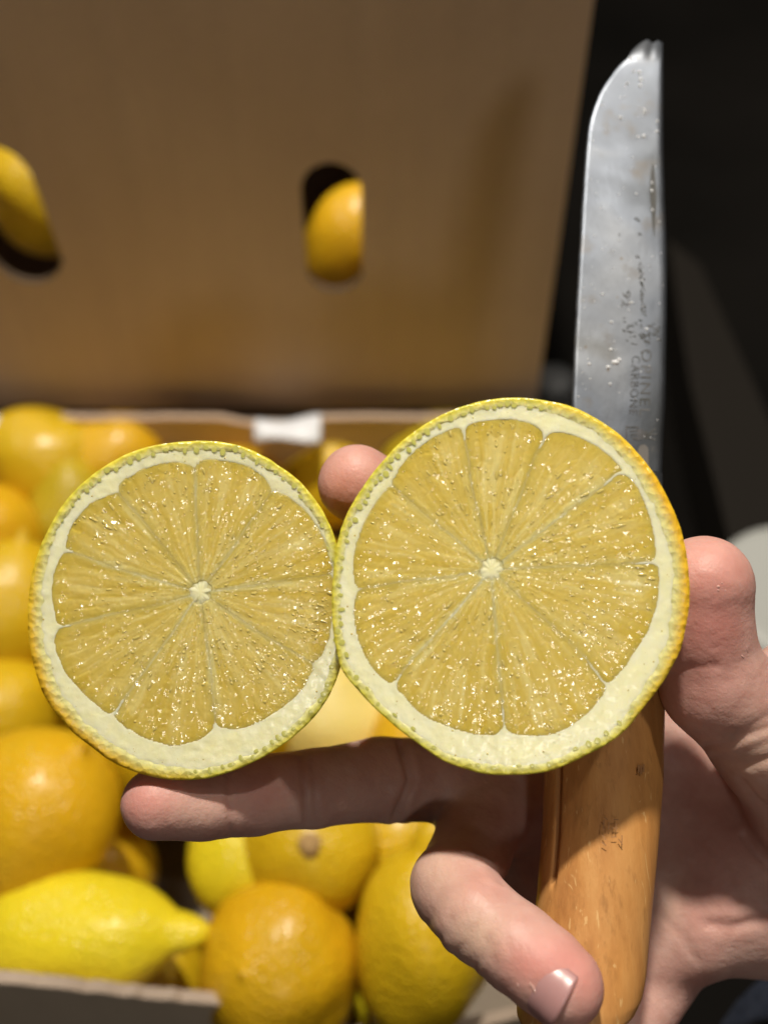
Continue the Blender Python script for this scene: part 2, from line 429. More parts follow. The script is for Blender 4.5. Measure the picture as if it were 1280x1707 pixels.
        for j in range(8): bf.append((base + 16 + j, base + 16 + (j + 1) % 8, base + 24))
    bv = np.array(bv); o = mesh_obj('juice_bead', W(bv[:, 0], bv[:, 1], bv[:, 2]), bf, M_JUICE, root); o['kind'] = 'stuff'
    # ---- pale core star
    cv = [(cx, cy, 0.0)]; nc = 54
    for ring, fr_ in enumerate((0.5, 1.0)):
        for j in range(nc):
            a = j / nc * 2 * math.pi
            spike = max((0.4 + 0.9 * ((i * 37 + seed) % 7) / 7) * max(0.0, math.cos(a - m)) ** 26 for i, m in enumerate(ma))
            r = (0.17 + 0.03 * math.sin(a * 3 + seed) + 0.02 * math.sin(a * 7) + 0.10 * spike) * fr_
            cv.append((cx + math.cos(a) * r, cy + math.sin(a) * r * 1.15, (0.006 + 0.008 * RS.uniform(-1, 1)) if ring == 0 else -0.03))
    cf = [(0, 1 + j, 1 + (j + 1) % nc) for j in range(nc)] + [(1 + j, 1 + nc + j, 1 + nc + (j + 1) % nc, 1 + (j + 1) % nc) for j in range(nc)]
    cv = np.array(cv); mesh_obj('core', W(cv[:, 0], cv[:, 1], cv[:, 2]), cf, M_PITH, root, attrs={'yellow': np.full(len(cv), 0.25)})
    return root, W

OUT_R = [(850,662),(900,666),(950,675),(1015,710),(1060,750),(1100,805),(1125,855),(1142,910),(1149,965),(1146,1030),(1135,1080),(1110,1130),(1075,1175),(1030,1230),(975,1260),(920,1285),(860,1293),(800,1290),(740,1270),(690,1235),(640,1195),(600,1155),(570,1120),(558,1075),(553,1025),(554,965),(562,900),(580,850),(605,810),(640,765),(675,730),(715,702),(765,678),(810,666)]
FL_R = [(845,701),(790,708),(720,733),(680,768),(650,815),(618,860),(597,910),(592,950),(597,985),(592,1020),(598,1060),(622,1110),(668,1150),(700,1185),(760,1212),(830,1224),(842,1208),(856,1222),(930,1218),(985,1180),(1012,1140),(1050,1090),(1080,1040),(1095,980),(1088,920),(1078,860),(1058,815),(1020,770),(980,740),(930,722),(905,726),(890,712)]
MB_R = [(772,728),(908,724),(1020,800),(1085,935),(1012,1135),(842,1215),(680,1110),(600,982),(660,818)]
half_lemon('front lemon half, larger, held upright between thumb and fingers in front of the knife blade', 851, 977, 18.6, -3, 1.5, OUT_R, FL_R, (818, 950), MB_R, 2.8, 3, 0.25, 1)
OUT_L = [(349,734),(397,741),(436,758),(475,782),(508,811),(537,850),(557,890),(568,940),(572,1000),(573,1060),(570,1110),(547,1165),(508,1213),(465,1247),(412,1276),(358,1296),(300,1302),(242,1293),(194,1274),(145,1240),(107,1206),(73,1160),(58,1112),(47,1063),(47,1015),(51,971),(63,923),(80,884),(102,845),(131,811),(169,780),(218,753),(271,739),(310,735)]
FL_L = [(368,770),(410,780),(445,800),(452,822),(480,832),(520,870),(545,920),(553,985),(548,1040),(540,1080),(520,1110),(500,1150),(450,1190),(400,1212),(362,1208),(350,1222),(295,1241),(240,1225),(195,1195),(150,1160),(112,1120),(96,1075),(100,1040),(90,1000),(95,950),(112,915),(120,880),(150,845),(195,825),(205,805),(255,780),(300,773),(322,782),(338,770)]
MB_L = [(198,818),(324,780),(450,830),(548,955),(515,1105),(361,1205),(196,1190),(98,1050),(113,920)]
half_lemon('rear lemon half at the left, smaller, resting on the outstretched middle finger', 310, 1018, 19.1, 3, -2, OUT_L, FL_L, (334, 988), MB_L, 2.7, 17, -2.6, -1)

# ------------------------------------------------------------------ knife
def mat_steel():
    t = NT('worn_carbon_steel'); co = t.coord(); sc = t.coord(scale=(1, 0.25, 1))
    n = t.noise(co, 90, 5, 0.6); m2 = t.noise(co, 28, 3, 0.5, 0.6)
    col = t.ramp(m2, [(0.28, (0.07, 0.075, 0.08)), (0.5, (0.16, 0.178, 0.21)), (0.62, (0.22, 0.235, 0.26)), (0.75, (0.13, 0.125, 0.105))])
    col = t.mix(t.ramp(n, [(0.58, (0, 0, 0)), (0.74, (1, 1, 1))]), col, (0.14, 0.13, 0.12))
    spots = t.ramp(t.voro(co, 210), [(0.04, (1, 1, 1)), (0.10, (0, 0, 0))])
    col = t.mix(t.math('MULTIPLY', spots, t.ramp(m2, [(0.5, (0, 0, 0)), (0.6, (1, 1, 1))])), col, (0.16, 0.14, 0.12))
    r = t.ramp(n, [(0.3, (0.34,) * 3), (0.7, (0.46,) * 3)])
    t.set(Base_Color=col, Metallic=0.85, Roughness=r)
    b = t.bump(t.noise(sc, 420, 3, 0.6), 0.25, 0.0003)
    t.bump(t.noise(co, 40, 2), 0.3, 0.002, b)
    return t.m
M_STEEL = mat_steel()
def mat_wood():
    t = NT('varnished_beech'); co = t.coord(scale=(1, 0.07, 1)); c2 = t.coord()
    n = t.noise(co, 260, 4, 0.6); fl = t.noise(t.coord(scale=(1, 0.25, 1)), 520, 3, 0.7); lo = t.noise(c2, 40, 3)
    col = t.ramp(n, [(0.30, (0.40, 0.180, 0.055)), (0.5, (0.51, 0.245, 0.076)), (0.72, (0.58, 0.305, 0.105))])
    col = t.mix(t.ramp(fl, [(0.55, (0, 0, 0)), (0.70, (0.7,) * 3)]), col, (0.34, 0.16, 0.05))
    col = t.mix(t.ramp(lo, [(0.4, (0, 0, 0)), (0.75, (0.45,) * 3)]), col, (0.62, 0.27, 0.06))
    scr = t.ramp(t.noise(t.coord(scale=(1, 0.2, 1), rot=(0, 0, 0.3)), 300, 2, 0.5, 2.5), [(0.66, (0, 0, 0)), (0.70, (0.6,) * 3)])
    col = t.mix(scr, col, (0.72, 0.47, 0.20))
    t.set(Base_Color=col, Roughness=0.46, Specular_IOR_Level=0.45)
    b = t.bump(n, 0.35, 0.0006); t.bump(fl, 0.4, 0.0004, b)
    return t.m
M_WOOD = mat_wood()
M_MARK = NT('etched_mark'); _c = M_MARK.coord()
M_MARK.set(Base_Color=M_MARK.ramp(M_MARK.noise(_c, 260, 3), [(0.35, (0.035, 0.035, 0.035)), (0.70, (0.10, 0.10, 0.11))]), Roughness=0.7, Metallic=0.0); M_MARK = M_MARK.m
M_MARK2 = NT('faded_etched_mark'); _c = M_MARK2.coord()
M_MARK2.set(Base_Color=M_MARK2.ramp(M_MARK2.noise(_c, 260, 3), [(0.35, (0.035, 0.035, 0.03)), (0.70, (0.11, 0.11, 0.115))]), Roughness=0.6, Metallic=0.1); M_MARK2 = M_MARK2.m
M_BURN = mat_simple('burnt_mark', (0.33, 0.16, 0.06), 0.6)
M_SLOT = mat_simple('dark_slot', (0.02, 0.014, 0.01), 0.8)

def kd(py):                                         # depth (cm) of the knife's axis along the picture height
    return 22.0 - 0.26 * ((py - 853.5) / F * 21.5 - 1.33)
KO = wc(pc(1010, 1100, kd(1100)))
knife = empty('folding_knife', KO); knife.rotation_euler = cam.rotation_euler
# the knife's own frame: x right, y along the blade to the tip, z to the camera
tag(knife, 'old folding knife with worn steel blade and varnished wooden handle gripped in the palm', 'knife')
KM = Matrix.Translation(KO) @ Euler(cam.rotation_euler).to_matrix().to_4x4(); KI = KM.inverted()
def knife_part(name, pts_cam, faces, mat, parent=knife, smooth=True, attrs=None):
    v = [KI @ wc(p) for p in pts_cam]
    o = mesh_obj(name, [tuple(q) for q in v], faces, mat, None, origin=(0, 0, 0), smooth=smooth, attrs=attrs)
    o.parent = parent; return o
def interp(tab, y):
    ys = [t[0] for t in tab]; return [float(np.interp(y, ys, [t[i] for t in tab])) for i in range(1, len(tab[0]))]
BL = [(66,1052,1105),(95,1047,1105),(110,1031,1105),(135,1012,1105.5),(160,997,1105.5),(185,987,1105.5),(215,979,1105.5),(250,975,1106),(290,972,1107),(345,968,1109),(400,965,1111),(450,962,1112),(520,958,1112),(600,954,1111),(670,951,1110),(740,953,1106),(800,956,1103),(880,960,1100)]
TOP = [(1047,96),(1051,89),(1053,84),(1062,76),(1070,70),(1077,66),(1083,68),(1087,73),(1090,70),(1097,67),(1101,69),(1105,70)]
verts = []; nst = 74; nu = 22
prof_u = np.linspace(0, 1, nu)
for k in range(nst):
    py = 880 - (880 - 96) * k / (nst - 1)
    xl, xr = interp(BL, py)
    jag = 1.4 * (RS.uniform() - 0.5) * (RS.uniform() < 0.5)
    for u in prof_u:
        yy = py
        if k == nst - 1:
            xl, xr = 1047, 1105
            yy = float(np.interp(xl + (xr - xl) * u, [t[0] for t in TOP], [t[1] for t in TOP]))
        x = xl + (xr - xl) * u + (jag if u == 0 else 0)
        th_ = 0.012 + 0.075 * min(1, u / 0.75) ** 0.8
        if u > 0.93: th_ *= 1 - ((u - 0.93) / 0.07) ** 2 * 0.35
        verts.append((x, yy, th_))
def yaw(x): return -0.13 * (x - 1035) / F * 22.0
front = [pc(x, y, kd(y)) + Vector((0, 0, yaw(x) + t_)) for x, y, t_ in verts]
back = [pc(x, y, kd(y)) + Vector((0, 0, yaw(x) - t_)) for x, y, t_ in verts]
nf = len(front); fc = grid_faces(nst, nu)
fb = [(a + nf, d + nf, c + nf, b + nf) for a, b, c, d in fc]
sd = []
for k in range(nst - 1):
    a = k * nu; sd.append((a, a + nu, a + nu + nf, a + nf)); a += nu - 1; sd.append((a, a + nf, a + nu + nf, a + nu))
for j in range(nu - 1):
    a = (nst - 1) * nu + j; sd.append((a, a + 1, a + 1 + nf, a + nf)); a = j; sd.append((a, a + nf, a + 1 + nf, a + 1))
blade = knife_part('blade', front + back, fc + fb + sd, M_STEEL)
# nail nick: flat narrow strip near the spine, the recess's shade painted dark
def blade_z(px, py):
    xl, xr = interp(BL, py); u = (px - xl) / (xr - xl)
    t_ = 0.012 + 0.075 * min(1, u / 0.75) ** 0.8
    if u > 0.93: t_ *= 1 - ((u - 0.93) / 0.07) ** 2 * 0.35
    return t_ + yaw(px)
def blade_pt(px, py, lift=0.0): return pc(px, py, kd(py)) + Vector((0, 0, blade_z(px, py) + lift))
M_NICK = NT('nick_shade'); M_NICK.set(Base_Color=(0.045, 0.045, 0.042), Metallic=0.0, Roughness=0.5); M_NICK = M_NICK.m
nv = []; 
for k in range(17):
    y = 272 + 122 * k / 16; w_ = 5.2 * math.sin(math.pi * min(1, k / 16) ** 0.8) + 0.2; xc = 1087 + 0.02 * (y - 272)
    for j in range(5):
        nv.append(blade_pt(xc + w_ * (j / 2 - 1), y, 0.004 - 0.0 * abs(j - 2)))
knife_part('nail_nick', nv, grid_faces(17, 5), M_NICK)
# water drops, rust pits on the blade
def drops(name, spots, mat, flat=0.5):
    v = []; f = []
    for px, py, rx, ry in spots:
        c = blade_pt(px, py, -0.004); b = len(v); d = -c.z
        for i in range(4):
            bb = i / 4 * math.pi / 2
            for j in range(10):
                q = j / 10 * 2 * math.pi
                v.append(c + Vector((rx / F * d * math.cos(bb) * math.cos(q), ry / F * d * math.cos(bb) * math.sin(q), flat * min(rx, ry) / F * d * math.sin(bb) + 0.004)))
        v.append(c + Vector((0, 0, flat * min(rx, ry) / F * d + 0.004)))
        for i in range(3):
            for j in range(10): f.append((b + i * 10 + j, b + i * 10 + (j + 1) % 10, b + (i + 1) * 10 + (j + 1) % 10, b + (i + 1) * 10 + j))
        for j in range(10): f.append((b + 30 + j, b + 30 + (j + 1) % 10, b + 40))
    o = knife_part(name, v, f, mat); o['kind'] = 'stuff'; return o
sp = [(1012,613,4,3),(1024,605,7,4),(1030,600,4,3),(1016,584,3,3),(980,608,3,2.5),(1015,641,2.5,2.5),(1017,538,3,2.5),(1051,98,3.5,3),(1062,97,4,2),(1055,120,2.5,2.5),(1065,122,3,4),(1067,133,3,5),(1066,144,3,3),(1044,140,2.5,2.5),(1033,198,3.5,3),(1073,186,2.5,4),(1072,228,3.5,4),(1062,229,3,2.5),(1094,219,4,2.5),(1095,202,2.5,3),(1086,305,2,3),(1086,318,2,3),(1087,350,2,3),(1059,324,2,2),(1002,492,2.5,2),(1051,505,4,2),(1077,549,3,2.5)]
for k in range(80):
    py = RS.uniform(110, 760); xl, xr = interp(BL, py); px = xl + 6 + (xr - xl - 10) * RS.uniform() ** 1.3
    sp.append((px, py, RS.uniform(0.7, 1.7), RS.uniform(0.7, 1.7)))
drops('water_drop', sp, M_WATER, 0.7)
pits = [(1059,367,3,4),(1063,370,2,4),(1065,392,3.5,3),(1061,430,4,3),(1030,393,2,2)]
for k in range(46):
    y = 440 + 90 * k / 46; pits.append((1066 + 7 * (k / 46) + RS.uniform(-4, 4), y, RS.uniform(1, 2.6), RS.uniform(1.5, 4)))
for k in range(60): pits.append((RS.uniform(1035, 1102), RS.normal(553, 9), RS.uniform(1.5, 5), RS.uniform(0.8, 2)))
for k in range(22): pits.append((1074 + RS.uniform(-6, 8), RS.uniform(556, 590), RS.uniform(1.2, 3), RS.uniform(1.5, 3.5)))
for k in range(16): py = 230 + 350 * k / 16 + RS.uniform(-8, 8); pits.append((interp(BL, py)[0] + 1.2, py, 1.2, RS.uniform(2, 4)))
drops('rust_pit', pits, M_MARK2, 0.05)
# engraved writing
def writing(text, x0, y0, x1, y1, h, mat, name='engraved_lettering', surf=blade_pt, lift=0.006, space=1.0):
    cu = bpy.data.curves.new('t', 'FONT'); cu.body = text; cu.size = 1; cu.extrude = 0; cu.space_character = space; cu.resolution_u = 3
    to = bpy.data.objects.new('t', cu); COL.objects.link(to); bpy.context.view_layer.update()
    me = bpy.data.meshes.new_from_object(to.evaluated_get(bpy.context.evaluated_depsgraph_get())); 
    co = np.array([v.co[:] for v in me.vertices]); fs = [tuple(p.vertices) for p in me.polygons]
    bpy.data.objects.remove(to); bpy.data.curves.remove(cu); bpy.data.meshes.remove(me)
    co[:, 0] -= co[:, 0].min(); co[:, 0] /= co[:, 0].max(); co[:, 1] -= co[:, 1].min(); co[:, 1] /= co[:, 1].max()
    pts = []
    for a, b, _ in co:                                  # a runs down the blade, b to the spine
        pts.append(surf(x0 + (x1 - x0) * a + h * b, y0 + (y1 - y0) * a, lift))
    return knife_part(name, pts, fs, mat, blade if surf is blade_pt else knife, smooth=False)
writing('CARBONE', 1052, 594, 1047, 691, 14, M_MARK, space=1.15)
writing('OPINEL', 1068, 582, 1064, 694, 18, M_MARK2, space=1.2)
writing('92', 1036, 486, 1034, 512, 14, M_MARK2)
# crowned hand emblem: square frame, palm with fingers, crown
def poly_mark(polys, mat, name):
    v = []; f = []
    for P in polys:
        b = len(v); v += [blade_pt(x, y, 0.0065) for x, y in P]; f.append(tuple(range(b, b + len(P))))
    return knife_part(name, v, f, mat, blade, smooth=False)
poly_mark([[(1041,711),(1044,711),(1044,733),(1041,733)],[(1041,711),(1064,711),(1064,714),(1041,714)],[(1047,718),(1060,716),(1062,719),(1048,721)],[(1049,724),(1062,722),(1062,725),(1049,727)],[(1051,729),(1060,728),(1068,732),(1062,735),(1052,733)],
    [(1060,716),(1068,715),(1074,720),(1075,727),(1070,733),(1062,732)]], M_MARK, 'hand_emblem')
poly_mark([[(1075,722),(1080,722),(1092,713),(1093,715),(1082,724)],[(1078,724),(1094,722),(1094,724),(1078,727)],[(1078,728),(1093,732),(1092,734),(1078,731)],[(1074,719),(1077,719),(1077,733),(1074,733)]], M_MARK2, 'crown_emblem')
M_TANG = mat_simple('tang_stain', (0.14, 0.13, 0.12), 0.5, 0.5)
ts = []
for j in range(20):
    a = math.pi * j / 19; ts.append((1071 - 9 * math.cos(a), 752 - 11 * math.sin(a)))
ts += [(1080, 800), (1062, 800)]
poly_mark([ts], M_TANG, 'pivot_stain')
# steel collar and wooden handle
def tube(stations, nseg, profile=None):
    """stations: (centre cam vec, rx, rz) -> verts, faces with end caps; profile(j,k)->radius factor"""
    v = []; n = len(stations)
    for k, (c, rx, rz) in enumerate(stations):
        for j in range(nseg):
            a = 2 * math.pi * j / nseg; s_ = profile(a, k) if profile else 1.0
            v.append(c + Vector((math.cos(a) * rx * s_, 0, math.sin(a) * rz * s_)))
    f = grid_faces(n, nseg, True)
    f = list(f) + [tuple(range(nseg))[::-1], tuple(range((n - 1) * nseg, n * nseg))]
    return v, f
st = []
for py, s_ in ((786, 0.9), (789, 1.0), (868, 1.0), (872, 0.93)):
    st.append((pc(1024, py, kd(py)), 1.02 * s_, 0.95 * s_))
v, f = tube(st, 48); knife_part('collar_ring', v, f, M_STEEL)
HL = [(873,950,1098),(930,936,1104),(1010,922,1107),(1100,915,1107),(1200,910,1104),(1290,908,1102),(1380,905,1096),(1440,900,1091),(1500,895,1085),(1560,886,1079),(1620,874,1073),(1650,868,1067),(1675,862,1056),(1692,862,1040),(1706,868,1020),(1716,880,1000),(1723,905,975)]
st = []
ys = np.concatenate([np.linspace(873, 1640, 60), np.linspace(1648, 1723, 16)])
for py in ys:
    xl, xr = interp(HL, py); d_ = kd(py); hw = (xr - xl) / 2 / F * d_
    st.append((pc((xl + xr) / 2, py, d_), hw, hw * 0.94 + 0.0))
def slot(a, k):
    da = abs((a - rad(148) + math.pi) % (2 * math.pi) - math.pi)
    g = 1.0 - 0.34 * (1 - float(sst(0.035, 0.075, da))) if ys[k] < 1455 else 1.0
    return g * (1 + 0.004 * math.sin(a * 6 + k * 0.2))
v, f = tube(st, 180, slot); 
# darker inside of the slot
handle = knife_part('handle', v, f, M_WOOD)
def handle_pt(px, py, lift=0.0):
    xl, xr = interp(HL, py); d_ = kd(py); hw = (xr - xl) / 2 / F * d_; cxp = (xl + xr) / 2
    for _ in range(4):
        X = (px - 640) / F * d_; c = pc(cxp, py, kd(py)); dx = max(-0.98, min(0.98, (X - c.x) / hw)); z = math.sqrt(1 - dx * dx) * hw * 0.94; d_ = -(c.z + z)
    return Vector((X, -(py - 853.5) / F * d_, -d_ + lift))
def strokes(segs, wd, mat, name):
    v = []; f = []
    for (xa, ya, xb, yb) in segs:
        L = math.hypot(xb - xa, yb - ya); nx, ny = -(yb - ya) / L * wd / 2, (xb - xa) / L * wd / 2; b = len(v); n = 5
        for i in range(n):
            t_ = i / (n - 1); x = xa + (xb - xa) * t_; y = ya + (yb - ya) * t_
            v += [handle_pt(x + nx, y + ny, 0.006), handle_pt(x - nx, y - ny, 0.006)]
        f += [(b + 2 * i, b + 2 * i + 1, b + 2 * i + 3, b + 2 * i + 2) for i in range(n - 1)]
    return knife_part(name, v, f, mat, handle, smooth=False)
strokes([(1006,1362,1012,1366),(1022,1366,1030,1366),(1006,1366,1005,1384),(1014,1370,1014,1382),(1026,1372,1026,1386),(1002,1404,1010,1409),(1004,1392,1009,1400),(1030,1398,1037,1408),(1036,1392,1036,1404),(1020,1380,1030,1380),(1018,1395,1027,1395)], 1.7, M_BURN, 'burnt_stamp')
strokes([(1064,1275,1064,1288),(1068,1276,1068,1290),(1072,1274,1072,1287)], 3, M_BURN, 'pin_hole')

# ------------------------------------------------------------------ hand
def skin():
    t = NT('skin'); co = t.coord()
    red = t.attr('red'); pale = t.attr('pale')
    n = t.noise(co, 70, 4, 0.6); n2 = t.noise(co, 420, 3, 0.6)
    col = t.ramp(n, [(0.32, (0.48, 0.255, 0.215)), (0.50, (0.57, 0.345, 0.295)), (0.68, (0.62, 0.405, 0.35))])
    col = t.mix(red, col, (0.56, 0.18, 0.155))
    col = t.mix(pale, col, (0.66, 0.46, 0.35))
    col = t.mix(t.math('MULTIPLY', n2, 0.25), col, (0.42, 0.20, 0.15))
    t.set(Base_Color=col, Roughness=t.ramp(n, [(0.3, (0.42,) * 3), (0.7, (0.58,) * 3)]), Specular_IOR_Level=0.45)
    t.sss(0.28, (0.008, 0.003, 0.0015))
    b = t.bump(t.voro(co, 1500), 0.12, 0.0002)
    b = t.bump(n2, 0.3, 0.0006, b)
    b = t.bump(t.ramp(t.voro(co, 1150, 'DISTANCE_TO_EDGE'), [(0.0, (0, 0, 0)), (0.12, (1, 1, 1))]), 0.10, 0.00015, b)
    t.bump(t.noise(co, 130, 3), 0.22, 0.0015, b)
    return t.m
M_SKIN = skin()
H = 0.068
lo = np.array([-5.6, -14.0, -27.4]); hi = np.array([11.4, 1.6, -16.8])
dims = np.ceil((hi - lo) / H).astype(int)
gx, gy, gz = [lo[i] + H * np.arange(dims[i]) for i in range(3)]
FIELD = np.full(tuple(dims), 3.0, np.float32)
def cone_sdf(P, a, b, ra, rb):
    a = np.array(a, np.float32); b = np.array(b, np.float32); ba = b - a; L2 = float(ba @ ba)
    X, Y, Z = P; t = ((X - a[0]) * ba[0] + (Y - a[1]) * ba[1] + (Z - a[2]) * ba[2]) / L2
    np.clip(t, 0, 1, out=t); ts_ = t
    dx = X - a[0] - ba[0] * ts_; dy = Y - a[1] - ba[1] * ts_; dz = Z - a[2] - ba[2] * ts_
    return np.sqrt(dx * dx + dy * dy + dz * dz) - (ra + (rb - ra) * ts_)
def smin(a, b, k):
    h = np.clip(0.5 + 0.5 * (b - a) / k, 0, 1); return b * (1 - h) + a * h - k * h * (1 - h)
def chain(pts, k, kj):
    """pts: list of (camera vector, radius); one limb blended with k inside and kj onto the hand"""
    A = np.array([p[0][:] for p in pts]); R = np.array([p[1] for p in pts])
    l = (A - R[:, None] - 0.9).min(0); h = (A + R[:, None] + 0.9).max(0)
    s = [slice(max(0, int((l[i] - lo[i]) / H)), max(1, min(dims[i], int((h[i] - lo[i]) / H) + 1))) for i in range(3)]
    P = (gx[s[0]][:, None, None].astype(np.float32), gy[s[1]][None, :, None].astype(np.float32), gz[s[2]][None, None, :].astype(np.float32))
    d = None
    for i in range(len(pts) - 1):
        c = cone_sdf(P, pts[i][0], pts[i + 1][0], pts[i][1], pts[i + 1][1])
        d = c if d is None else smin(d, c, k)
    cur = FIELD[s[0], s[1], s[2]]
    FIELD[s[0], s[1], s[2]] = smin(cur, d, kj)
q = pc
# palm, wrist and forearm
chain([(q(1130, 1400, 23.9), 1.25), (q(1400, 1480, 25.2), 1.5), (q(1620, 1600, 26), 2.1)], 0.5, 0.6)
chain([(q(1050, 1330, 23.9), 1.05), (q(1350, 1500, 25.0), 1.5)], 0.5, 0.8)
chain([(q(1085, 1225, 24.3), 1.05), (q(1330, 1400, 24.6), 1.45)], 0.5, 0.8)
chain([(q(1060, 1470, 23.4), 1.05), (q(1350, 1510, 24.8), 1.3)], 0.5, 0.8)
chain([(q(1090, 1590, 23.1), 0.95), (q(1230, 1520, 23.8), 0.95), (q(1450, 1530, 25.2), 1.5)], 0.5, 0.8)
chain([(q(1225, 1455, 23.1), 1.35), (q(1300, 1510, 23.2), 1.5)], 0.6, 0.9)              # heel of the palm
chain([(q(1165, 1555, 22.7), 0.85), (q(1255, 1490, 23.2), 1.1)], 0.6, 0.8)
# fingers
chain([(q(1085, 1225, 24.3), 1.05), (q(900, 1050, 23.0), 0.92), (q(735, 885, 22.3), 0.84), (q(595, 806, 21.6), 0.83)], 0.15, 0.3)
chain([(q(1010, 1310, 24.2), 1.05), (q(800, 1300, 23.2), 0.95), (q(636, 1299, 22.3), 0.90), (q(530, 1312, 21.5), 0.80), (q(425, 1325, 20.8), 0.78), (q(340, 1336, 20.2), 0.74), (q(262, 1340, 19.8), 0.70)], 0.12, 0.25)
chain([(q(1040, 1440, 23.9), 1.0), (q(880, 1330, 23.4), 0.95), (q(808, 1360, 22.5), 0.92), (q(775, 1440, 21.1), 0.84)], 0.25, 0.3)
chain([(q(775, 1440, 21.1), 0.82), (q(757, 1478, 20.1), 0.86), (q(795, 1528, 19.3), 0.80), (q(862, 1580, 18.7), 0.78), (q(905, 1614, 18.35), 0.75), (q(938, 1643, 18.15), 0.72)], 0.10, 0.10)
chain([(q(1095, 1620, 23.2), 0.95), (q(960, 1830, 21.8), 0.85), (q(900, 1870, 20.2), 0.8), (q(960, 1900, 18.6), 0.72), (q(1030, 1910, 18.2), 0.66)], 0.15, 0.2)
chain([(q(850, 1350, 23.6), 0.85), (q(890, 1450, 23.8), 0.95), (q(1040, 1450, 24.0), 1.0)], 0.3, 0.5)
chain([(q(890, 1450, 23.8), 0.9), (q(905, 1540, 23.9), 0.8), (q(1060, 1560, 23.8), 0.95)], 0.3, 0.5)
# thumb
chain([(q(1480, 1480, 23.6), 1.7), (q(1370, 1330, 21.8), 1.55), (q(1292, 1232, 20.9), 1.28), (q(1190, 1140, 20.4), 1.03), (q(1168, 1045, 20.1), 0.93), (q(1172, 976, 19.9), 0.97)], 0.3, 0.45)
chain([(q(1262, 1190, 21.3), 0.9), (q(1330, 1150, 21.8), 1.1)], 0.3, 0.5)
# cut the field cleanly at the grid's faces
FIELD[:2] = FIELD[-2:] = 3; FIELD[:, :2] = FIELD[:, -2:] = 3; FIELD[:, :, :2] = FIELD[:, :, -2:] = 3

def surface_nets(Fd):
    ins = Fd < 0; nx, ny, nz = Fd.shape
    acc = np.zeros((nx - 1, ny - 1, nz - 1, 3), np.float32); cnt = np.zeros((nx - 1, ny - 1, nz - 1), np.float32)
    corners = [(i, j, k) for i in (0, 1) for j in (0, 1) for k in (0, 1)]
    sl = lambda c: Fd[c[0]:nx - 1 + c[0], c[1]:ny - 1 + c[1], c[2]:nz - 1 + c[2]]
    mixed = np.zeros(cnt.shape, bool); s0 = sl((0, 0, 0)) < 0
    for c in corners[1:]: mixed |= (sl(c) < 0) != s0
    idx = np.argwhere(mixed); vals = {c: Fd[idx[:, 0] + c[0], idx[:, 1] + c[1], idx[:, 2] + c[2]] for c in corners}
    acc = np.zeros((len(idx), 3)); cnt = np.zeros(len(idx))
    for a in corners:
        for ax in range(3):
            if a[ax]: continue
            b = list(a); b[ax] = 1; b = tuple(b); va, vb = vals[a], vals[b]; m = (va < 0) != (vb < 0)
            t = np.where(m, va / np.where(m, va - vb, 1), 0); p = np.tile(np.array(a, float), (len(idx), 1)); p[:, ax] += t
            acc += p * m[:, None]; cnt += m
    V = idx + acc / cnt[:, None]; vid = -np.ones(mixed.shape, int); vid[tuple(idx.T)] = np.arange(len(idx))
    Fs = []
    for ax in range(3):
        u, v_ = (ax + 1) % 3, (ax + 2) % 3
        A = [slice(1, -1)] * 3; B = [slice(1, -1)] * 3; A[ax] = slice(0, -1); B[ax] = slice(1, None)
        a = ins[tuple(A)]; b = ins[tuple(B)]; e = np.argwhere(a != b)
        sgn = a[tuple(e.T)]
        off = np.ones(3, int); off[ax] = 0; e = e + off
        def cell(du, dv):
            c = e.copy(); c[:, u] -= du; c[:, v_] -= dv; return vid[tuple(c.T)]
        quad = np.stack([cell(0, 0), cell(1, 0), cell(1, 1), cell(0, 1)], 1)
        quad[~sgn] = quad[~sgn][:, ::-1]; Fs.append(quad)
    return V, np.concatenate(Fs)
V, Fq = surface_nets(FIELD)
Fq = Fq[(Fq >= 0).all(1)]
V = V * H + lo
# neighbour smoothing + normals
def vnormals(V, Fq):
    n = np.cross(V[Fq[:, 2]] - V[Fq[:, 0]], V[Fq[:, 3]] - V[Fq[:, 1]]); N = np.zeros_like(V)
    for i in range(4): np.add.at(N, Fq[:, i], n)
    return N / (np.linalg.norm(N, axis=1, keepdims=True) + 1e-9)
E = np.concatenate([Fq[:, [0, 1]], Fq[:, [1, 2]], Fq[:, [2, 3]], Fq[:, [3, 0]]])
def smooth(V, it, lam=0.5):
    for _ in range(it):
        A = np.zeros_like(V); C = np.zeros(len(V)); np.add.at(A, E[:, 0], V[E[:, 1]]); np.add.at(C, E[:, 0], 1)
        V = V + lam * (A / C[:, None] - V)
    return V
V = smooth(V, 3); N = vnormals(V, Fq)
if np.mean((N * (V - V.mean(0))).sum(1)) < 0: Fq = Fq[:, ::-1].copy(); N = -N
PX = V[:, 0] / -V[:, 2] * F + 640; PY = -V[:, 1] / -V[:, 2] * F + 853.5; D = -V[:, 2]
disp = np.zeros(len(V)); red = np.zeros(len(V)); pale = np.zeros(len(V))
def cdist(path):
    best = np.full(len(V), 1e9)
    for (xa, ya), (xb, yb) in zip(path[:-1], path[1:]):
        L = (xb - xa) ** 2 + (yb - ya) ** 2; t = np.clip(((PX - xa) * (xb - xa) + (PY - ya) * (yb - ya)) / L, 0, 1)
        best = np.minimum(best, np.hypot(PX - xa - t * (xb - xa), PY - ya - t * (yb - ya)))
    return best
facing = sst(-0.1, 0.25, N[:, 2])
def crease(path, d0, d1, depth, wpx):
    global disp
    g = np.exp(-(cdist(path) / wpx) ** 2) * facing * (D > d0) * (D < d1); disp -= depth * g * 1.0
    g2 = np.exp(-((cdist(path) - wpx * 2.6) / (wpx * 1.6)) ** 2) * facing * (D > d0) * (D < d1); disp += depth * 0.35 * g2
